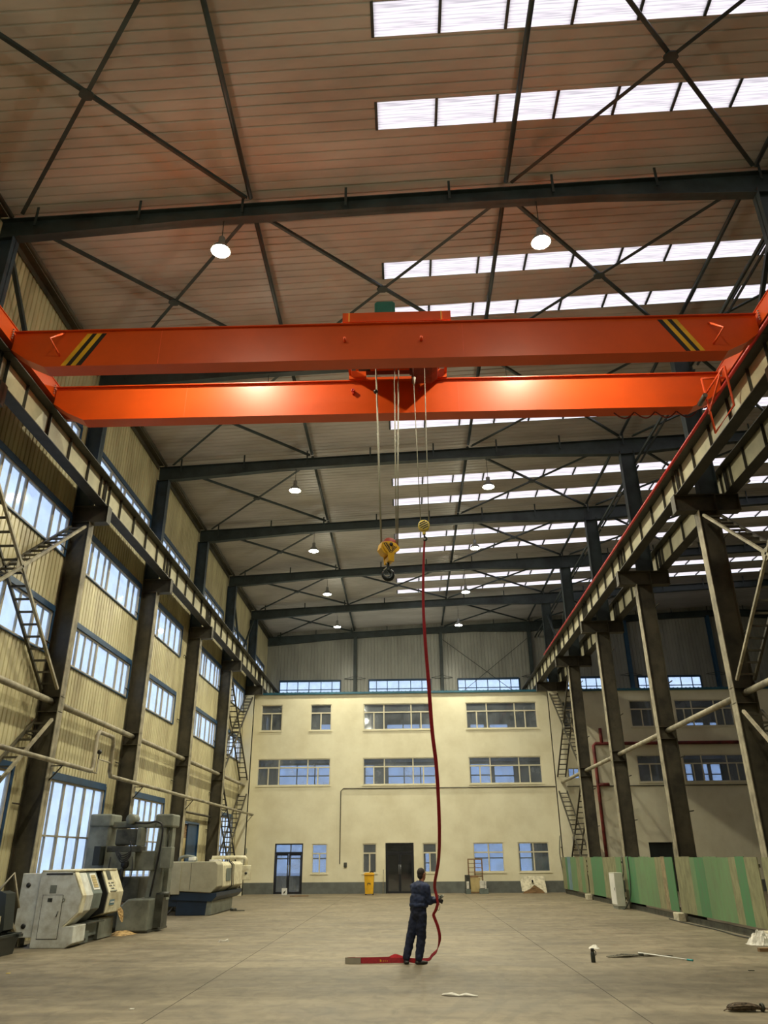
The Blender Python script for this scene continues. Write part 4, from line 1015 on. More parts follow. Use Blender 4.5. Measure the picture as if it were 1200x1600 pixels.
t = tag(MB().box(p.x-.16, p.x+.14, 46.8, 46.83, .02, .36).xf(Matrix.Identity(4)).build('placard', 'white'), 'small white card standing before the left glass door', 'card')
MB().prism([(p.x-.08, .08), (p.x+.02, .12), (p.x+.08, .26), (p.x-.04, .18)], 46.795, 46.80).build('dark_mark', 'gm_dark', t)
p = at(464, 1331, Y=YF-.2)
q = at(371, 1334, Y=YF-.25); r_ = at(385, 1325.5, Y=YF-.25)
tag(MB().box(q.x, r_.x, YF-.5, YF-.02, q.z, r_.z).build('wall_box', 'gm', None, .02), 'grey box on the corner wall above the far lathe', 'box')
p = at(470, 1401, Z=0); 
tag(MB().bar((p.x-.6, p.y, .03), (p.x+.4, p.y+.15, .03), .10, .04).build('plank', 'wood'), 'flat brown plank on the floor left of the yellow bin', 'plank')
p = at(638, 1405.5, Z=0)

# ------------------------------------------------------------------ near lathe (white, worn)
y0, y1 = 20.12, 23.1
t = thing('lathe', 'worn white and slate enclosed lathe nearest on the left', 'machine', (-8.7, y0, 0))
XL0 = -9.14
prof_body = [(XL0, .0), (-8.30, 0), (-8.14, .10), (-8.15, .46), (-8.42, .46), (-8.10, .76), (-8.06, 1.10), (-8.32, 1.60), (-8.42, 1.63), (XL0, 1.63)]
MB().prism(prof_body, y0, y0+.75).build('end_housing', 'mwhite', t, .015)
edge = [(-8.42, .455), (-8.10, .755), (-8.06, 1.10), (-8.32, 1.60), (-8.30, 1.62), (-8.03, 1.11), (-8.07, .74), (-8.40, .43)]
MB().prism(edge, y0-.005, y0+.22).build('cream_edge', 'mcream', t)
MB().box(-9.62, XL0, y0+.08, y0+.2, .22, 1.60).build('side_panel', 'mwhite', t, .01)
for z in (1.34, .46): MB().lathe([(0, -.012), (.055, -.012), (.055, .0), (0, .0)], (-9.44 if z > 1 else -9.40, y0+.08, z), 'Y', 20).build('round_hole', 'black', t)
MB().lathe([(.02, -.006), (.05, -.006), (.05, 0), (.02, 0), (.02, -.006)], (-8.50, y0, 1.02), 'Y', 20).build('round_gauge', 'gm', t)
dr = MB().box(-9.0, -8.52, y0-.012, y0, .20, 1.12).build('service_door', 'mwhite', t, .004)
MB().box(-9.012, -9.0, y0-.004, y0, .19, 1.13).box(-8.52, -8.508, y0-.004, y0, .19, 1.13).box(-9.0, -8.52, y0-.004, y0, 1.12, 1.13).box(-9.0, -8.52, y0-.004, y0, .19, .2).build('door_gap', 'black', t)
MB().box(-8.87, -8.76, y0-.02, y0-.012, .98, 1.06).build('door_plate', 'gm_dark', dr)
MB().cyl((-8.60, y0-.03, .66), (-8.57, y0-.03, .78), .012, 8).build('door_handle', 'gm_dark', dr)
MB().box(-8.86, -8.70, y0-.004, y0, 1.16, 1.34).build('grey_patch', 'gm', t)
MB().box(-9.0, -8.35, y0-.01, y0+.02, 1.565, 1.60).build('top_slot', 'black', t)
MB().box(XL0+.02, -8.3, y0, y1-.1, 1.63, 1.67).build('top_cover', 'mcream', t, .01)
# sliding door
prof_door = [(-8.44, .47), (-8.13, .77), (-8.09, 1.12), (-8.34, 1.62), (-8.9, 1.62), (-8.9, .47)]
sd = MB().prism(prof_door, y0+.78, y0+1.42).build('sliding_door', 'mgrey', t, .01)
def onslope(a, b, u, off):                               # point on the upper sloping face
    x = a[0]+(b[0]-a[0])*u; z = a[1]+(b[1]-a[1])*u; n = Vector((b[1]-a[1], 0, -(b[0]-a[0]))).normalized()
    if n.x < 0: n = -n
    return Vector((x, 0, z))+n*off
A_, B_ = (-8.09, 1.12), (-8.34, 1.62)
def slopebox(u0, u1, ya, yb, off, th, m_, nm, par, A_=A_, B_=B_):
    p00, p01 = onslope(A_, B_, u0, off), onslope(A_, B_, u1, off); p10, p11 = onslope(A_, B_, u0, off+th), onslope(A_, B_, u1, off+th)
    vs = [];
    for p_ in (p00, p01, p11, p10):
        for y in (ya, yb): vs.append((p_.x, y, p_.z))
    return MB().add(vs, [(0,2,3,1), (4,6,7,5), (0,1,7,6), (2,4,5,3), (0,6,4,2), (1,3,5,7)]).build(nm, m_, par)
wf = slopebox(.16, .90, y0+.90, y0+1.30, 0, .012, 'white', 'window_rim', sd)
slopebox(.24, .82, y0+.95, y0+1.25, .012, .004, 'ply', 'window_mesh', sd)
for k in range(5): slopebox(.24+.115*k, .255+.115*k, y0+.95, y0+1.25, .016, .003, 'gm_dark', 'mesh_bar', sd)
MB().prism([(-8.9, .5), (-8.5, .5), (-8.35, .8), (-8.35, 1.2), (-8.5, 1.58), (-8.9, 1.58)], y0+1.42, y0+1.86).prism([(-8.9, .53), (-8.47, .53), (-8.15, .64), (-8.10, 1.09), (-8.35, 1.62), (-8.9, 1.62)], y0+1.80, y0+1.87).build('painted_dark_recess', 'black', t)  # black block and plate painted in for the shade inside the recess
pd = [(-8.46, .52), (-8.13, .62), (-8.08, 1.10), (-8.33, 1.64), (-8.9, 1.64), (-8.9, .52)]
cab = MB().prism(pd, y0+1.88, y1).build('control_cabinet', 'mcream', t, .012)
A2, B2 = (-8.08, 1.10), (-8.33, 1.64)
slopebox(.56, .94, y0+2.05, y0+2.33, 0, .01, 'gm_dark', 'screen', cab, A2, B2)
for a in range(3):
    for b_ in range(4): slopebox(.14+.12*a, .20+.12*a, y0+2.03+.10*b_, y0+2.08+.10*b_, 0, .012, 'gm_dark' if (a+b_) % 3 else 'white', 'key', cab, A2, B2)
slopebox(.03, .07, y0+1.98, y0+2.42, 0, .03, 'gm', 'ledge', cab, A2, B2)
MB().box(-8.115, -8.095, y0+2.05, y0+2.40, .80, .93).build('blue_nameplate', 'fblue', cab)
MB().box(-8.092, -8.088, y0+2.09, y0+2.36, .85, .88).build('nameplate_marks', 'white', cab)
MB().box(-8.95, -8.24, y0+.75, y0+1.25, .02, .44).build('bed_front', 'mgrey', t, .01)
MB().box(-8.95, -8.30, y0+1.25, y0+1.9, .14, .44).build('bed_panel', 'mgrey', t, .01)
MB().box(-8.95, -8.36, y0+1.2, y1-.1, .0, .3).build('bed', 'gm_dark', t)
MB().box(-8.95, -8.26, y0+1.92, y1, .02, .50).build('tail_housing', 'gm', t, .01)
MB().box(-8.9, -8.12, y0+.76, y0+1.9, .44, .47).build('chip_rail', 'gm_dark', t)
MB().box(-8.36, -8.20, y0+.90, y0+.98, .08, .13).build('foot_socket', 'black', t)

t.location.x += .17
# crumpled cardboard and rags between machines
def crumple(name, m_, c, sx, sy, sz, lab_, cat_, seed=1, n=14):
    rnd = random.Random(seed); mb = MB(); vs = []; 
    for i in range(n+1):
        for j in range(n+1):
            u, v = i/n*2-1, j/n*2-1; rr = min(1, math.hypot(u, v))
            z = sz*(1-rr**2)*(.45+.55*rnd.random())+.004
            vs.append((c[0]+u*sx*(1-.15*abs(v))+rnd.uniform(-.04, .04)*sx, c[1]+v*sy+rnd.uniform(-.04, .04)*sy, c[2]+z))
    fs = []
    for i in range(n):
        for j in range(n):
            a = i*(n+1)+j
            if math.hypot((i+.5)/n*2-1, (j+.5)/n*2-1) < 1.12: fs.append((a, a+n+1, a+n+2, a+1))
    o = mb.add(vs, fs).build(name, m_)
    md = o.modifiers.new('s', 'SOLIDIFY'); md.thickness = .006
    return tag(o, lab_, cat_)
crumple('cardboard_scrap', 'cardboard', (-8.0, 23.7, .0), .35, .55, .10, 'crumpled brown cardboard on the floor between near lathe and gantry machine', 'cardboard', 3)
t2 = crumple('packing_sheet', 'cardboard', (0, 0, 0), .28, .3, .10, 'tan paper draped on the right end of the near lathe', 'paper', 5)
t2.location = (-7.99, 23.2, .58); t2.rotation_euler = (0, 1.15, .2)

# ------------------------------------------------------------------ gantry milling machine
t = thing('gantry_milling_machine', 'tall grey green gantry milling machine with two posts behind the near lathe', 'machine', (-8.3, 25.2, 0))
YA_, YB_ = 24.6, 25.4
def gp(x, y): return at(x, y, Y=24.9)
l0, l1 = gp(152, 1275), gp(184, 1275); r0, r1 = gp(250, 1273), gp(277, 1273); zc = gp(262, 1293).z
zt_ = r0.z
MB().prism([(l0.x, .7), (l1.x-.02, .7), (l1.x-.02, zt_), (l0.x, zt_)], 24.4, 25.2).build('left_post', 'gm', t, .05)
b0 = gp(222, 1459-4).x; 
rp = MB().prism([(r0.x-.10, .8), (r1.x-.18, .8), (r1.x-.18, zc), (r0.x+.12, zc)], 24.55, 25.1).build('right_post', 'gm', t, .04)
MB().box(r1.x-.20, r1.x-.05, 24.75, 25.1, .8, zc).build('rear_rib', 'gm', rp)
MB().box(r0.x, r1.x, 24.5, 25.3, zc, zt_).build('post_cap', 'gm', rp, .05)
MB().box(l0.x-.0, l1.x+.02, 24.36, 25.3, gp(160, 1293).z, zt_+.01).build('left_post_cap', 'gm', t, .05)
zb1, zb0 = gp(215, 1284).z, gp(215, 1294).z
MB().box(l1.x-.05, r0.x+.05, 24.6, 25.0, zb0, zb1).build('top_beam', 'gm', t, .03)
q = gp(213, 1281)
MB().lathe([(0, -.25), (.13, -.25), (.15, -.2), (.15, .2), (.13, .25), (0, .25)], (q.x, 24.6, q.z), 'Y', 20).build('lift_motor', 'gm', t)
MB().tube(cat([(q.x+.1, 24.5, q.z-.1), (q.x+.5, 24.42, q.z-.12), (r0.x+.1, 24.42, q.z-.08), (r0.x+.28, 24.42, q.z-.3), (r0.x+.22, 24.42, 1.8), (r0.x+.1, 24.45, .9)], 5), .028, 8).build('power_cable', 'black', t)
c0_, c1_ = gp(176, 1330), gp(244, 1360)
MB().box(c0_.x, r0.x+.12, 24.45, 24.75, c1_.z, c0_.z).build('cross_rail', 'gm', t, .03)
MB().box(c0_.x-.02, c0_.x+.9, 24.3, 24.45, c1_.z+.02, c0_.z-.02).build('saddle', 'gm', t, .03)
m0, m1 = gp(192, 1296), gp(228, 1322)
MB().box(m0.x, m1.x-.12, 24.35, 24.9, m1.z+.02, m0.z).build('spindle_motor', 'gm_dark', t, .04)
MB().box(m1.x-.12, m1.x, 24.3, 24.85, m1.z, m0.z+.03).build('motor_end', 'gm', t, .02)
MB().box(m0.x-.2, m1.x+.05, 24.3, 24.8, m1.z-.18, m1.z).build('head_slide', 'gm_dark', t, .03)
q = gp(206, 1350); MB().lathe([(0, -.08), (.10, -.08), (.12, 0), (0, 0)], (q.x, 24.3, q.z), 'Y', 16).cyl((q.x-.05, 24.25, q.z-.5), (q.x-.05, 24.25, q.z-.12), .05, 12).build('spindle', 'black', t)
hs = MB()
for k in range(4):
    hs.tube(cat([(q.x-.30+.04*k, 24.2, q.z+.35), (q.x-.05, 24.12, q.z+.05+.06*k), (q.x+.18, 24.15, q.z+.25+.04*k), (q.x+.1, 24.2, q.z+.62)], 5), .018, 6)
hs.build('hoses', 'black', t)
MB().tube(cat([(q.x-.42, 24.2, q.z+.2), (q.x-.42, 24.15, q.z-.45), (q.x-.30, 24.18, q.z-.85)], 5), .016, 6).tube(cat([(q.x+.22, 24.2, q.z+.2), (q.x+.28, 24.12, q.z-.3), (q.x+.0, 24.15, q.z-.75)], 5), .016, 6).build('hanging_hoses', 'black', t)
w0_, w1_ = gp(190, 1366), gp(214, 1398)
MB().box(w0_.x-.1, w1_.x+.15, 24.5, 25.6, .75, 1.42).build('workpiece_column', 'gm_dark', t, .03)
MB().box(-9.2, b0+.1, 24.0, 26.0, .12, .62).build('work_table', 'gm_dark', t, .03)
MB().box(-9.2, b0-.5, 24.1, 25.9, 0, .12).build('bed_foot', 'gm_dark', t)
bl, br2 = at(207, 1461, Y=23.95), at(257, 1411, Y=25.0)
MB().prism([(-8.32, .04), (-7.42, .04), (-7.42, .86), (-8.05, .86), (-8.32, .62)], 23.95, 25.9).build('right_base', 'gm', t, .04)
MB().box(-8.3, -7.4, 24.0, 25.9, 0, .05).build('base_foot', 'gm_dark', t)
MB().cyl((-8.24, 23.9, .55), (-8.24, 23.96, .55), .06, 12).build('base_knob', 'gm', t)
e0, e1 = gp(263, 1324), gp(273, 1356)
MB().box(e0.x, e1.x+.05, 24.2, 24.55, e1.z, e0.z).build('switch_cabinet', 'gm', t, .015)
MB().cyl((r1.x-.2, 24.6, e0.z), (r1.x-.2, 24.6, zc), .02, 8).cyl((r1.x-.12, 24.6, e0.z), (r1.x-.12, 24.6, zc), .02, 8).build('conduit_pipes', 'gm_dark', t)
MB().cyl((-7.42, 24.6, .95), (-7.05, 24.6, .95), .07, 12).box(-7.42, -7.2, 24.5, 25.1, .1, .95).build('feed_gearbox', 'gm_dark', t)
MB().box(-9.25, -9.05, 24.0, 24.4, gp(133, 1352).z, gp(133, 1323).z).build('control_pendant', 'plastic_black', t, .01)
crumple('oily_rag', 'sack_rope', (-8.55, 24.6, .62), .42, .35, .2, 'oily brown rags heaped on the gantry machine table', 'rags', 9)

# ------------------------------------------------------------------ far lathe (beige over dark blue)
t = thing('lathe', 'long beige lathe on a dark blue base behind the gantry machine', 'machine', (-8.0, 32.5, 0))
ya, yb = 30.9, 35.6
fp = lambda x, y: at(x, y, Y=30.9)
pf = [(-8.95, .82), (-7.33, .74), (-7.10, .95), (-7.14, 1.70), (-7.24, 1.80), (-8.95, 1.80)]
MB().prism(pf, ya, ya+.9).build('head_housing', 'mbeige', t, .03)
MB().prism([(-8.95, .76), (-7.40, .70), (-7.12, .92), (-7.16, 1.66), (-7.28, 1.77), (-8.95, 1.77)], ya+.94, ya+2.55).build('left_door', 'mcream', t, .03)
MB().prism([(-8.95, .76), (-7.40, .70), (-7.15, .92), (-7.20, 1.66), (-7.3, 1.74), (-8.95, 1.74)], ya+2.55, ya+2.75).build('door_gap', 'black', t)
MB().prism([(-8.95, .76), (-7.40, .70), (-7.10, .92), (-7.14, 1.68), (-7.26, 1.78), (-8.95, 1.78)], ya+2.75, yb).build('right_door', 'mcream', t, .03)
for yy in (ya+2.5, ya+2.78): MB().prism([(-7.40, .69), (-7.09, .91), (-7.12, 1.68), (-7.25, 1.80), (-7.28, 1.78), (-7.16, 1.67), (-7.13, .93), (-7.42, .73)], yy, yy+.05).build('door_seal', 'black', t)
MB().box(-7.125, -7.11, ya+1.5, ya+2.3, 1.1, 1.55).build('door_window', 'mgrey', t)
MB().box(-9.28, -8.97, ya+.1, ya+1.5, .62, 1.80).build('end_guard', 'mbeige', t, .02)
MB().box(-9.30, -8.5, ya-.03, ya+.1, .70, 1.78).build('end_panel', 'mbeige', t, .01)
MB().box(-8.97, -8.955, ya-.034, ya, .75, 1.76).box(-8.13, -8.12, ya-.006, ya+.0, .85, 1.76).build('panel_joint', 'gm_dark', t)
MB().prism([(-8.6, 0), (-7.5, 0), (-7.42, .60), (-8.6, .60)], ya+.1, ya+3.9).build('base', 'mblue', t, .02)
MB().prism([(-7.50, 0), (-7.30, .02), (-7.28, .46), (-7.46, .48)], ya+.1, ya+3.7).build('base_side', 'gm', t)
MB().prism([(-8.8, .52), (-7.3, .46), (-7.12, .62), (-7.12, .74), (-8.8, .78)], ya+.05, yb).build('chip_tray', 'mblue', t)
MB().box(-8.9, -8.55, ya+.12, ya+.5, .3, .62).build('rear_bracket', 'mblue', t)
MB().tube(cat([(-8.7, ya+.2, .35), (-8.85, ya+.1, .1), (-9.05, ya+.0, .02)], 5), .04, 8).build('drain_hose', 'black', t)
za_ = 1.80
arm0 = at(344, 1340, Y=33.6); arm1 = at(386, 1340, Y=33.6); box0 = at(380, 1352, Y=33.6); box1 = at(391, 1375, Y=33.6)
MB().tube([(-8.0, 33.6, za_), (-8.0, 33.6, arm0.z), (arm1.x-.08, 33.6, arm0.z), (arm1.x-.03, 33.6, arm0.z-.06), (arm1.x-.03, 33.6, box0.z)], .075, 10).build('pendant_arm', 'mcream', t)
pn = MB().box(box0.x, box1.x, 33.45, 33.7, box1.z, box0.z).build('control_pendant', 'mcream', t, .02)
MB().lathe([(0, -.02), (.05, -.02), (.05, 0), (0, 0)], ((box0.x+box1.x)/2, 33.45, box1.z+.25), 'Y', 14).build('handwheel', 'black', pn)
MB().tube(cat([(-8.8, 31.6, 1.8), (-8.75, 31.6, 1.93), (-8.5, 31.6, 1.98), (-8.2, 31.6, 1.92), (-8.15, 31.6, 1.8)], 5), .06, 8).build('top_hose', 'gm', t)
tag(MB().box(-8.35, -8.15, 31.2, 31.6, 1.83, 1.95).build('machine_part', 'white', None, .02), 'white block lying on top of the far lathe', 'part')
tag(MB().box(-7.75, -7.35, 32.0, 32.5, 1.785, 1.86).build('machine_part', 'bag', None, .02), 'flat pale part on top of the far lathe at its front', 'part')

# ------------------------------------------------------------------ dark blue cabinet and black crate at the left frame edge
t = thing('machine_console', 'dark blue slanted machine console above the black crate at left frame edge', 'machine', (-9.6, 18.9, .5))
MB().prism([(-9.39, .44), (-8.98, .44), (-8.90, .55), (-9.0, 1.2), (-9.1, 1.26), (-9.39, 1.26)], 18.52, 18.92).build('cabinet', 'mblue', t, .02)
MB().prism([(-9.02, .42), (-8.88, .5), (-8.96, 1.22), (-9.10, 1.27), (-9.14, 1.2), (-9.08, .45)], 18.50, 18.94).build('side_trim', 'plastic_black', t)
MB().box(-9.03, -8.98, 18.47, 18.50, .60, .78).build('cream_label', 'mcream', t)
MB().box(-9.38, -9.0, 18.56, 18.9, .013, .44).build('pedestal', 'black', t)
MB().tube([(-9.3, 18.8, 1.25), (-9.2, 19.2, 1.62), (-8.95, 19.2, .9)], .03, 8).build('support_rod', 'flange', t)
t = thing('plastic_crate', 'black plastic crate on the floor at the left frame edge', 'crate', (-8.9, 18.0, 0))
c = MB(); x0, x1, yy0, yy1 = -9.7, -8.80, 18.0, 19.15
c.add([(x0, yy0, 0), (x1-.07, yy0+.05, 0), (x1-.07, yy1-.05, 0), (x0, yy1, 0), (x0, yy0, .40), (x1, yy0, .40), (x1, yy1, .40), (x0, yy1, .40)], [(0,3,2,1),(0,1,5,4),(1,2,6,5),(2,3,7,6),(3,0,4,7)])
o = c.build('body', 'plastic_black', t); md = o.modifiers.new('s', 'SOLIDIFY'); md.thickness = .012
MB().box(x0, x1+.03, yy0-.03, yy0+.02, .36, .42).box(x1-.02, x1+.03, yy0, yy1+.03, .36, .42).box(x0, x1+.03, yy1-.02, yy1+.03, .36, .42).build('rim', 'plastic_black', t, .008)
MB().box(x1+.03, x1+.10, yy1-.25, yy1-.05, .34, .40).build('handle', 'plastic_black', t)
tag(MB().box(-9.5, -8.93, 18.1, 18.45, .013, .38).build('oily_parts', 'gm_dark', None, .03), 'dark oily parts filling the black plastic crate', 'parts')

# ------------------------------------------------------------------ litter on the floor
p = at(928, 1504, Z=0)
t = thing('water_bottle', 'black drinking bottle standing on the floor right of the person', 'bottle', (p.x, p.y+.03, 0))
q = (p.x, p.y+.03, 0)
MB().lathe([(0, 0), (.040, 0), (.043, .01), (.043, .155), (.034, .175), (.030, .185), (0, .185)], q, 'Z', 20).build('body', 'plastic_black', t)
MB().lathe([(0, .185), (.034, .185), (.034, .232), (.028, .24), (0, .24)], q, 'Z', 20).build('cap', 'black', t)
MB().tube([(q[0]+.035, q[1], .20), (q[0]+.062, q[1], .19), (q[0]+.062, q[1], .13), (q[0]+.042, q[1], .12)], .008, 6).build('handle', 'black', t)
p = at(928, 1482, Z=0); crumple('crumpled_tissue', 'bag', (p.x, p.y, 0), .12, .12, .09, 'crumpled white tissue on the floor behind the black bottle', 'tissue', 11, 8)
m0_, m1_ = at(948, 1496, Z=0), at(1000, 1495, Z=0); s0_, s1_ = at(998, 1493, Z=0), at(1083, 1502.5, Z=0)
t = thing('mop', 'grey string mop with pale handle lying on the floor', 'mop', (s0_.x, s0_.y, 0))
st = MB(); rnd = random.Random(4)
for k in range(22):
    o_ = rnd.uniform(-.09, .09); L0 = rnd.uniform(0, .12)
    st.tube([(m1_.x+.02, m1_.y+o_*.3, .025), ((m0_.x+m1_.x)/2, m0_.y+o_+.03, .02+rnd.random()*.03), (m0_.x+L0, m0_.y+o_*.9, .012)], [.014, .016, .008], 5)
for k in range(10):
    o_ = rnd.uniform(-.05, .05)
    st.tube([(m1_.x, m1_.y+o_*.3, .025), (m1_.x+.3, m1_.y+o_+.1, .02), (m1_.x+.68, m1_.y+.07+o_, .01)], [.014, .014, .006], 5)
st.build('mop_strands', 'mophead', t)
a, b = V(s0_.x, s0_.y, .05), V(s1_.x, s1_.y, .02); cpt = a+(b-a)*.90
MB().cyl(a, cpt, .013, 10).build('pole', 'white', t); MB().cyl(cpt, b, .017, 10).build('teal_grip', 'teal', t)
MB().box(m1_.x-.03, m1_.x+.07, m1_.y-.04, m1_.y+.04, .02, .06).build('mop_clamp', 'gm_dark', t)
p = at(717, 1556, Z=0)
ribbon([(p.x-.25, p.y+.06, .01), (p.x-.12, p.y, .035), (p.x, p.y-.05, .012), (p.x+.1, p.y-.03, .03), (p.x+.27, p.y-.1, .01)], [.03, .05, .035, .05, .02], (.2, 1, .1), .004)
tag(ribbon([(p.x-.25, p.y+.06, .012), (p.x-.12, p.y, .035), (p.x, p.y-.05, .014), (p.x+.1, p.y-.03, .03), (p.x+.27, p.y-.1, .012)], [.03, .05, .035, .05, .02], (.2, 1, .1), .004).build('paper_strip', 'bag'), 'crumpled white paper strip on the floor in the foreground', 'paper')
p = at(350, 1472, Z=0)
tag(MB().prism([(-.13, .0), (-.1, .05), (.02, .03), (.10, .06), (.14, 0)], -.03, .05).xf(Matrix.Translation((p.x, p.y, 0)) @ Matrix.Rotation(.5, 4, 'Z')).build('paper_scrap', 'bag'), 'small pale scrap on the floor right of the gantry machine', 'scrap')
p = at(366, 1423.5, Z=0)
t = tag(MB().sphere((p.x-.1, p.y, .06), .08, .08, .06).sphere((p.x+.04, p.y+.05, .05), .06, .06, .05).bar((p.x-.15, p.y-.03, .015), (p.x+.42, p.y-.03, .015), .06, .03).build('floor_debris', 'gm_dark'), 'dark debris on the floor beside the far lathe base', 'debris')
p = at(1118+56, 1517, Z=0)
tag(MB().box(p.x-.05, p.x+.05, p.y-.02, p.y+.02, 0, .012).build('dark_chip', 'gm_dark'), 'small dark chip on the floor above the brown rope bundle', 'chip')
for (x, y, l) in ((13, 1521, 'tiny yellow scrap on the floor at the lower left'), (206, 1577, 'tiny pale scrap near the lower left frame edge')):
    p = at(x, y, Z=0); tag(MB().box(p.x-.03, p.x+.03, p.y-.03, p.y+.03, 0, .008).build('paper_scrap', 'paleyellow' if x < 100 else 'bag'), l, 'scrap')
for (x, y) in ((868, 1443), (1106, 1475)):
    pass
p = at(1178, 1474, Z=0)
crumple('woven_bag', 'bag', (p.x+.10, p.y-.25, 0), .36, .28, .34, 'crumpled white woven bags on the floor at the right frame edge', 'bag', 21, 16)
p = at(1190, 1487, Z=0)
tag(MB().box(p.x-.05, p.x+.5, p.y-.04, p.y+.08, 0, .07).build('wood_offcut', 'wood', None, .004), 'brown wood offcut on the floor below the white woven bags', 'offcut')
p, q = at(1140, 1576, Z=0), at(1192, 1581, Z=0)
t = thing('strap_bundle', 'bundle of dirty brown strapping tied near the lower right corner', 'strap bundle', (q.x, q.y, 0))
st = MB(); rnd = random.Random(8)
for k in range(26):
    h = rnd.uniform(-1, 1); v = rnd.uniform(0, 1)
    st.tube(cat([(q.x, q.y+h*.02, .03+.02*v), (q.x-.14, q.y+.02+h*.07, .035+.06*v), (q.x-.32, q.y+.03+h*.08, .03+.065*v), (q.x-.40-.05*rnd.random(), q.y+.03+h*.05, .02+.04*v), (q.x-.34, q.y+.02+h*.03, .02), (q.x-.1, q.y-.01+h*.02, .02)], 3), .009, 5)
st.tube(cat([(q.x-.36, q.y+.02, .02), (q.x-.46, q.y+.01, .03), (q.x-.50, q.y+.03, .01), (q.x-.42, q.y+.06, .03)], 4), .006, 5)
for k in range(12): st.tube([(q.x, q.y+rnd.uniform(-.02, .02), .04), (q.x+.2, q.y+rnd.uniform(-.06, .04), .03+rnd.random()*.03), (q.x+.45, q.y+rnd.uniform(-.09, .03), .015)], .009, 5)
st.build('straps', 'sack_rope', t)
MB().lathe([(.045, -.02), (.055, 0), (.045, .02), (.035, 0), (.045, -.02)], (q.x, q.y, .05), 'X', 16).build('tie', 'gm_dark', t)
# ------------------------------------------------------------------ person
PO = V(.165, 16.97, 0)
def caps(mb, p, q, ra, rb, n=12, m_=4, flat=None):
    p, q = Vector(p), Vector(q); d = q-p; L_ = d.length
    if L_ < 1e-5: mb.sphere(p, ra, n=n, m=8); return
    d.normalize(); x = d.cross(Vector((0, 0, 1)))
    if x.length < .05: x = d.cross(Vector((0, 1, 0)))
    x.normalize(); y = d.cross(x); rings = []
    for k in range(m_+1):
        a = PI/2*(1-k/m_); rings.append((p-d*(ra*math.sin(a)), max(ra*math.cos(a), 1e-4)))
    for k in range(m_+1):
        a = PI/2*k/m_; rings.append((q+d*(rb*math.sin(a)), max(rb*math.cos(a), 1e-4)))
    vs = []; fs = []
    for c, r in rings:
        for k in range(n):
            t = 2*PI*k/n; vs.append(c+x*(r*math.cos(t))+y*(r*math.sin(t)))
    for i in range(len(rings)-1):
        for k in range(n): fs.append((i*n+k, i*n+(k+1) % n, (i+1)*n+(k+1) % n, (i+1)*n+k))
    mb.add(vs, fs, True)
def ell(mb, c, rx, ry, rz_, rot):
    s = MB().sphere((0, 0, 0), rx, ry, rz_, 18, 12); s.xf(Matrix.Translation(c) @ rot); mb.add(s.v, s.f, True)
def remesh(o, vox, smooth=6, disp=None):
    md = o.modifiers.new('remesh', 'REMESH'); md.mode = 'VOXEL'; md.voxel_size = vox; md.use_smooth_shade = True
    s = o.modifiers.new('smooth', 'SMOOTH'); s.iterations = smooth; s.factor = .5
    if disp:
        tx = bpy.data.textures.new('folds', 'CLOUDS'); tx.noise_scale = disp[1]; tx.noise_depth = 1
        d = o.modifiers.new('folds', 'DISPLACE'); d.texture = tx; d.strength = disp[0]; d.mid_level = .5; d.texture_coords = 'LOCAL'
YW = math.radians(-48)                                   # heading: away from the camera and to the right
RH = Matrix.Rotation(YW, 4, 'Z')                         # local x = person's right, local y = forward
def W(x, y, z): return PO + (RH @ V(x, y, z))
def Wi(X, Y, Z): return PO + V(X, Y, Z)                  # offsets in hall axes
person = thing('person', 'person in navy work clothes seen from behind, gripping the red sling', 'person', tuple(PO))
# joints
AL, AR = Wi(-.245, .05, .085), Wi(.0, -.02, .085)
KL, KR = Wi(-.150, .06, .47), Wi(.055, .0, .47)
HL, HR = Wi(-.045, .07, .86), Wi(.065, -.05, .86)
PELV = Wi(.01, .01, .93); WAIST = Wi(.02, .0, 1.06); CHEST = Wi(.045, .01, 1.26); NECK = Wi(.075, .02, 1.42); HEAD = Wi(.095, .04, 1.575)
SHL, SHR = CHEST+RH @ V(-.178, 0, .085), CHEST+RH @ V(.182, 0, .085)
ELR = Wi(.235, -.11, 1.09); WRR = Wi(.385, -.03, 1.115)
ELL = Wi(.06, .27, 1.10); WRL = Wi(.33, .16, 1.13)
body = MB()
for a, b, ra, rb in ((HL, KL, .060, .046), (KL, AL, .046, .036), (HR, KR, .060, .046), (KR, AR, .046, .036), (HL, HR, .055, .055), (PELV, WAIST, .10, .095), (WAIST, CHEST, .095, .11),
                     (CHEST, SHL, .08, .05), (CHEST, SHR, .08, .05), (SHL, ELL, .044, .036), (ELL, WRL, .035, .024), (SHR, ELR, .044, .036), (ELR, WRR, .035, .024), (CHEST, NECK, .08, .052), (NECK-V(0, 0, .03), HEAD-V(0, 0, .06), .052, .050)):
    caps(body, a, b, ra, rb)
HRt = Matrix.Rotation(YW+math.radians(4), 4, 'Z')
def Hh(x, y, z): return HEAD+(HRt @ V(x, y, z))
ell(body, Hh(0, -.012, .02), .073, .092, .098, HRt)
ell(body, Hh(0, .028, -.045), .056, .058, .062, HRt)
caps(body, Hh(0, .05, -.085), Hh(0, .062, -.09), .024, .022)         # chin
caps(body, Hh(0, .082, .018), Hh(0, .103, -.022), .009, .013)        # nose
for s in (-1, 1):
    caps(body, Hh(s*.028, .074, .026), Hh(s*.05, .062, .024), .010, .009)   # brow
    caps(body, Hh(s*.074, -.008, .018), Hh(s*.072, -.004, -.026), .012, .008)  # ear
    caps(body, Hh(s*.078, -.016, .02), Hh(s*.079, -.014, .0), .008, .007)
caps(body, Hh(-.018, .084, -.052), Hh(.018, .084, -.052), .007, .007)  # lips
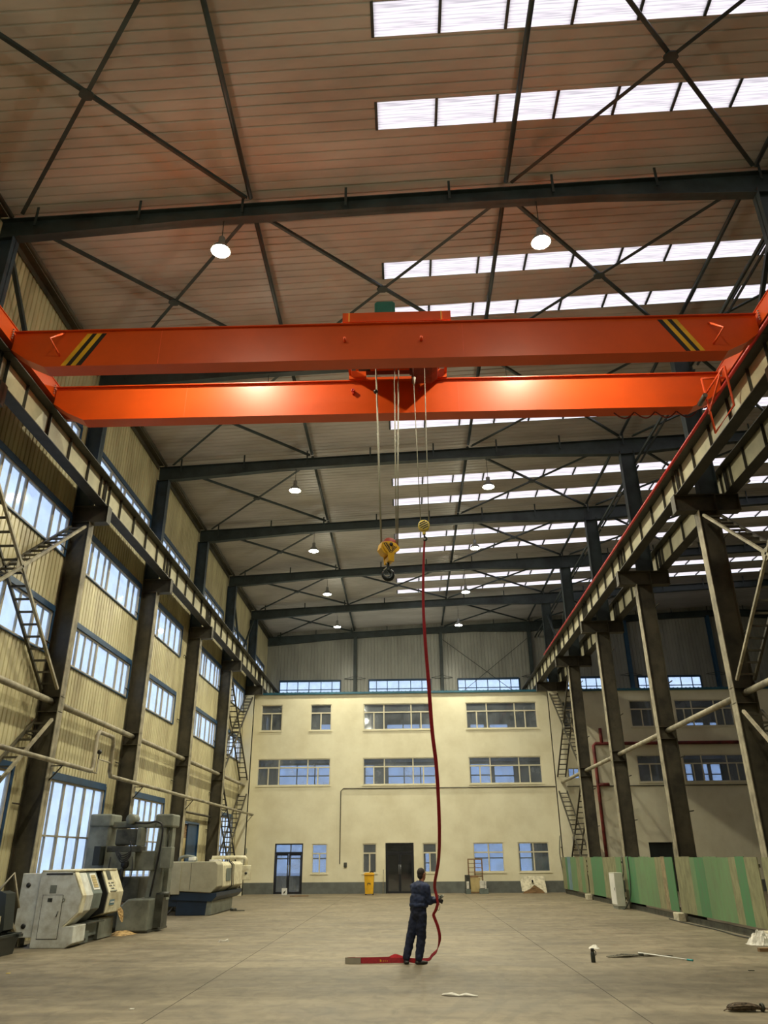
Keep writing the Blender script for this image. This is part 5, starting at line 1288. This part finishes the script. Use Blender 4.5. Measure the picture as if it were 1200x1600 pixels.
def hand(mb, wr, fwd, pal, up, side):
    # palm and five separate fingers curling round the sling; fwd: knuckle direction, pal: palm faces this way, up: thumb side
    f, p_, u = Vector(fwd).normalized(), Vector(pal).normalized(), Vector(up).normalized()
    pc = wr+f*.045
    for k in (-1.5, -.5, .5, 1.5): caps(mb, wr+u*k*.012, wr+f*.085+u*k*.019, .013, .011, 8, 3)
    for k, L_ in ((1.5, .026), (.5, .029), (-.5, .027), (-1.5, .021)):
        b0 = wr+f*.088+u*k*.020
        b1 = b0+f*L_*1.0+p_*L_*.6; b2 = b1-f*L_*.15+p_*L_*.95; b3 = b2-f*L_*.75+p_*L_*.25
        caps(mb, b0, b1, .0095, .009, 8, 3); caps(mb, b1, b2, .009, .0082, 8, 3); caps(mb, b2, b3, .0082, .007, 8, 3)
    t0 = wr+f*.025+u*.026; t1 = t0+f*.022+u*.022+p_*.012; t2 = t1+f*.020+p_*.024; t3 = t2+f*.006+p_*.022
    caps(mb, t0, t1, .012, .011, 8, 3); caps(mb, t1, t2, .011, .0095, 8, 3); caps(mb, t2, t3, .0095, .008, 8, 3)
b_o = body.build('body', 'skin', person); remesh(b_o, .0065, 5)
# gloved hands
HGR = WRR+V(.035, -.005, .005)
gl = MB(); caps(gl, WRR-V(.03, 0, 0), WRR+V(.02, 0, 0), .034, .032); hand(gl, WRR+V(.01, 0, 0), (.75, .2, -.25), (0, .9, .1), (.2, .1, 1), 1)
g1 = gl.build('work_glove', 'black', person); remesh(g1, .0045, 2)
gl = MB(); caps(gl, WRL-V(.03, 0, 0), WRL+V(.03, 0, 0), .034, .030); hand(gl, WRL+V(.03, -.01, 0), (.9, -.2, .1), (.1, -.9, 0), (-.1, 0, 1), -1)
g2 = gl.build('work_glove', 'black', person); remesh(g2, .0045, 2)
# hair
hr = MB(); ell(hr, Hh(0, -.024, .034), .077, .088, .094, HRt)
ell(hr, Hh(0, -.055, -.02), .062, .052, .068, HRt)
ho = hr.build('hair', 'hair', person); remesh(ho, .008, 3)
# jacket
jk = MB()
rot = RH
for c, rx, ry, rz2 in ((CHEST+V(0, 0, .03), .215, .160, .18), (WAIST+V(0, 0, .06), .200, .165, .17), (WAIST+V(0, 0, -.03), .206, .175, .085), (CHEST+V(.005, 0, .09), .165, .10, .09)):
    ell(jk, c, rx, ry, rz2, rot)
for a, b, ra, rb in ((SHL, ELL, .078, .064), (ELL, WRL-(WRL-ELL)*.08, .062, .050), (SHR, ELR, .082, .068), (ELR, WRR-(WRR-ELR)*.10, .066, .052), (NECK-V(0, 0, .06), NECK+V(0, 0, -.01), .082, .062), (SHL+V(0,0,.01), NECK-V(0,0,.06), .055, .06), (SHR+V(0,0,.01), NECK-V(0,0,.06), .055, .06)):
    caps(jk, a, b, ra, rb)
jo = jk.build('jacket', 'jacket', person); remesh(jo, .011, 6, (.030, .09))
cl = MB()
pts = [NECK+(RH @ V(.062*math.cos(a), .060*math.sin(a), .006+.012*math.sin(a+PI))) for a in [2*PI*k/16 for k in range(16)]]
cl.tube(pts, .017, 8, True); cl.build('collar', 'jacket', person)
# trousers
tr_ = MB()
ell(tr_, PELV+V(0, 0, .02), .182, .150, .15, rot); ell(tr_, PELV+V(0, 0, -.06), .178, .150, .12, rot)
for a, b, ra, rb in ((HL, KL, .112, .092), (KL, AL+V(.0, 0, .035), .090, .078), (HR, KR, .115, .094), (KR, AR+V(0, 0, .035), .092, .080)): caps(tr_, a, b, ra, rb)
to = tr_.build('trousers', 'trouser', person); remesh(to, .011, 6, (.028, .08))
# shoes
for nm_, A_f, dr_ in (('L', AL, V(-.10, .60, 0)), ('R', AR, V(.92, .25, 0))):
    d = dr_.normalized(); sh_ = MB(); s_ = d.cross(V(0, 0, 1)).normalized()
    base = V(A_f.x, A_f.y, 0)
    for o_ in (-.016, .016):
        caps(sh_, base-d*.045+s_*o_+V(0, 0, .034), base+d*.07+s_*o_+V(0, 0, .034), .034, .034); caps(sh_, base+d*.07+s_*o_*1.2+V(0, 0, .034), base+d*.15+s_*o_*.6+V(0, 0, .030), .034, .026)
    caps(sh_, base-d*.02+V(0, 0, .04), base-d*.01+V(0, 0, .10), .042, .042)
    so = sh_.build('shoe', 'shoe', person); remesh(so, .008, 4)
    sl_ = []
    for k in range(20):
        a = 2*PI*k/20; sl_.append(base+d*(.055+.125*math.cos(a))+s_*(.042*math.sin(a)*(1.05 if math.cos(a) > 0 else .85)))
    MB().prism([(p.x, p.y) for p in sl_], .0, .018, 'XY').build('sole', 'black', so).parent = person
# remote control in the left hand, with wrist strap
rc = WRL+V(.125, -.03, .02)
RRm = Matrix.Translation(rc) @ Matrix.Rotation(math.radians(-32), 4, 'Y')
t = thing('remote_control', 'grey crane remote control held up in the gloved hands', 'remote control', tuple(rc))
MB().box(-.055, .065, -.022, .022, -.03, .03).xf(RRm).build('case', 'gm', t, .008)
MB().cyl((.065, 0, .0), (.085, 0, 0), .010, 8).xf(RRm).build('silver_tip', 'white', t)
for k in range(3): MB().cyl((-.03+.03*k, 0, .03), (-.03+.03*k, 0, .037), .008, 8).xf(RRm).build('button', 'black', t)
MB().tube(cat([rc+V(-.06, 0, -.03), rc+V(-.075, 0, -.15), rc+V(-.04, 0, -.23), rc+V(-.01, 0, -.16), rc+V(-.045, 0, -.05)], 5), .005, 6).build('wrist_strap', 'black', t)
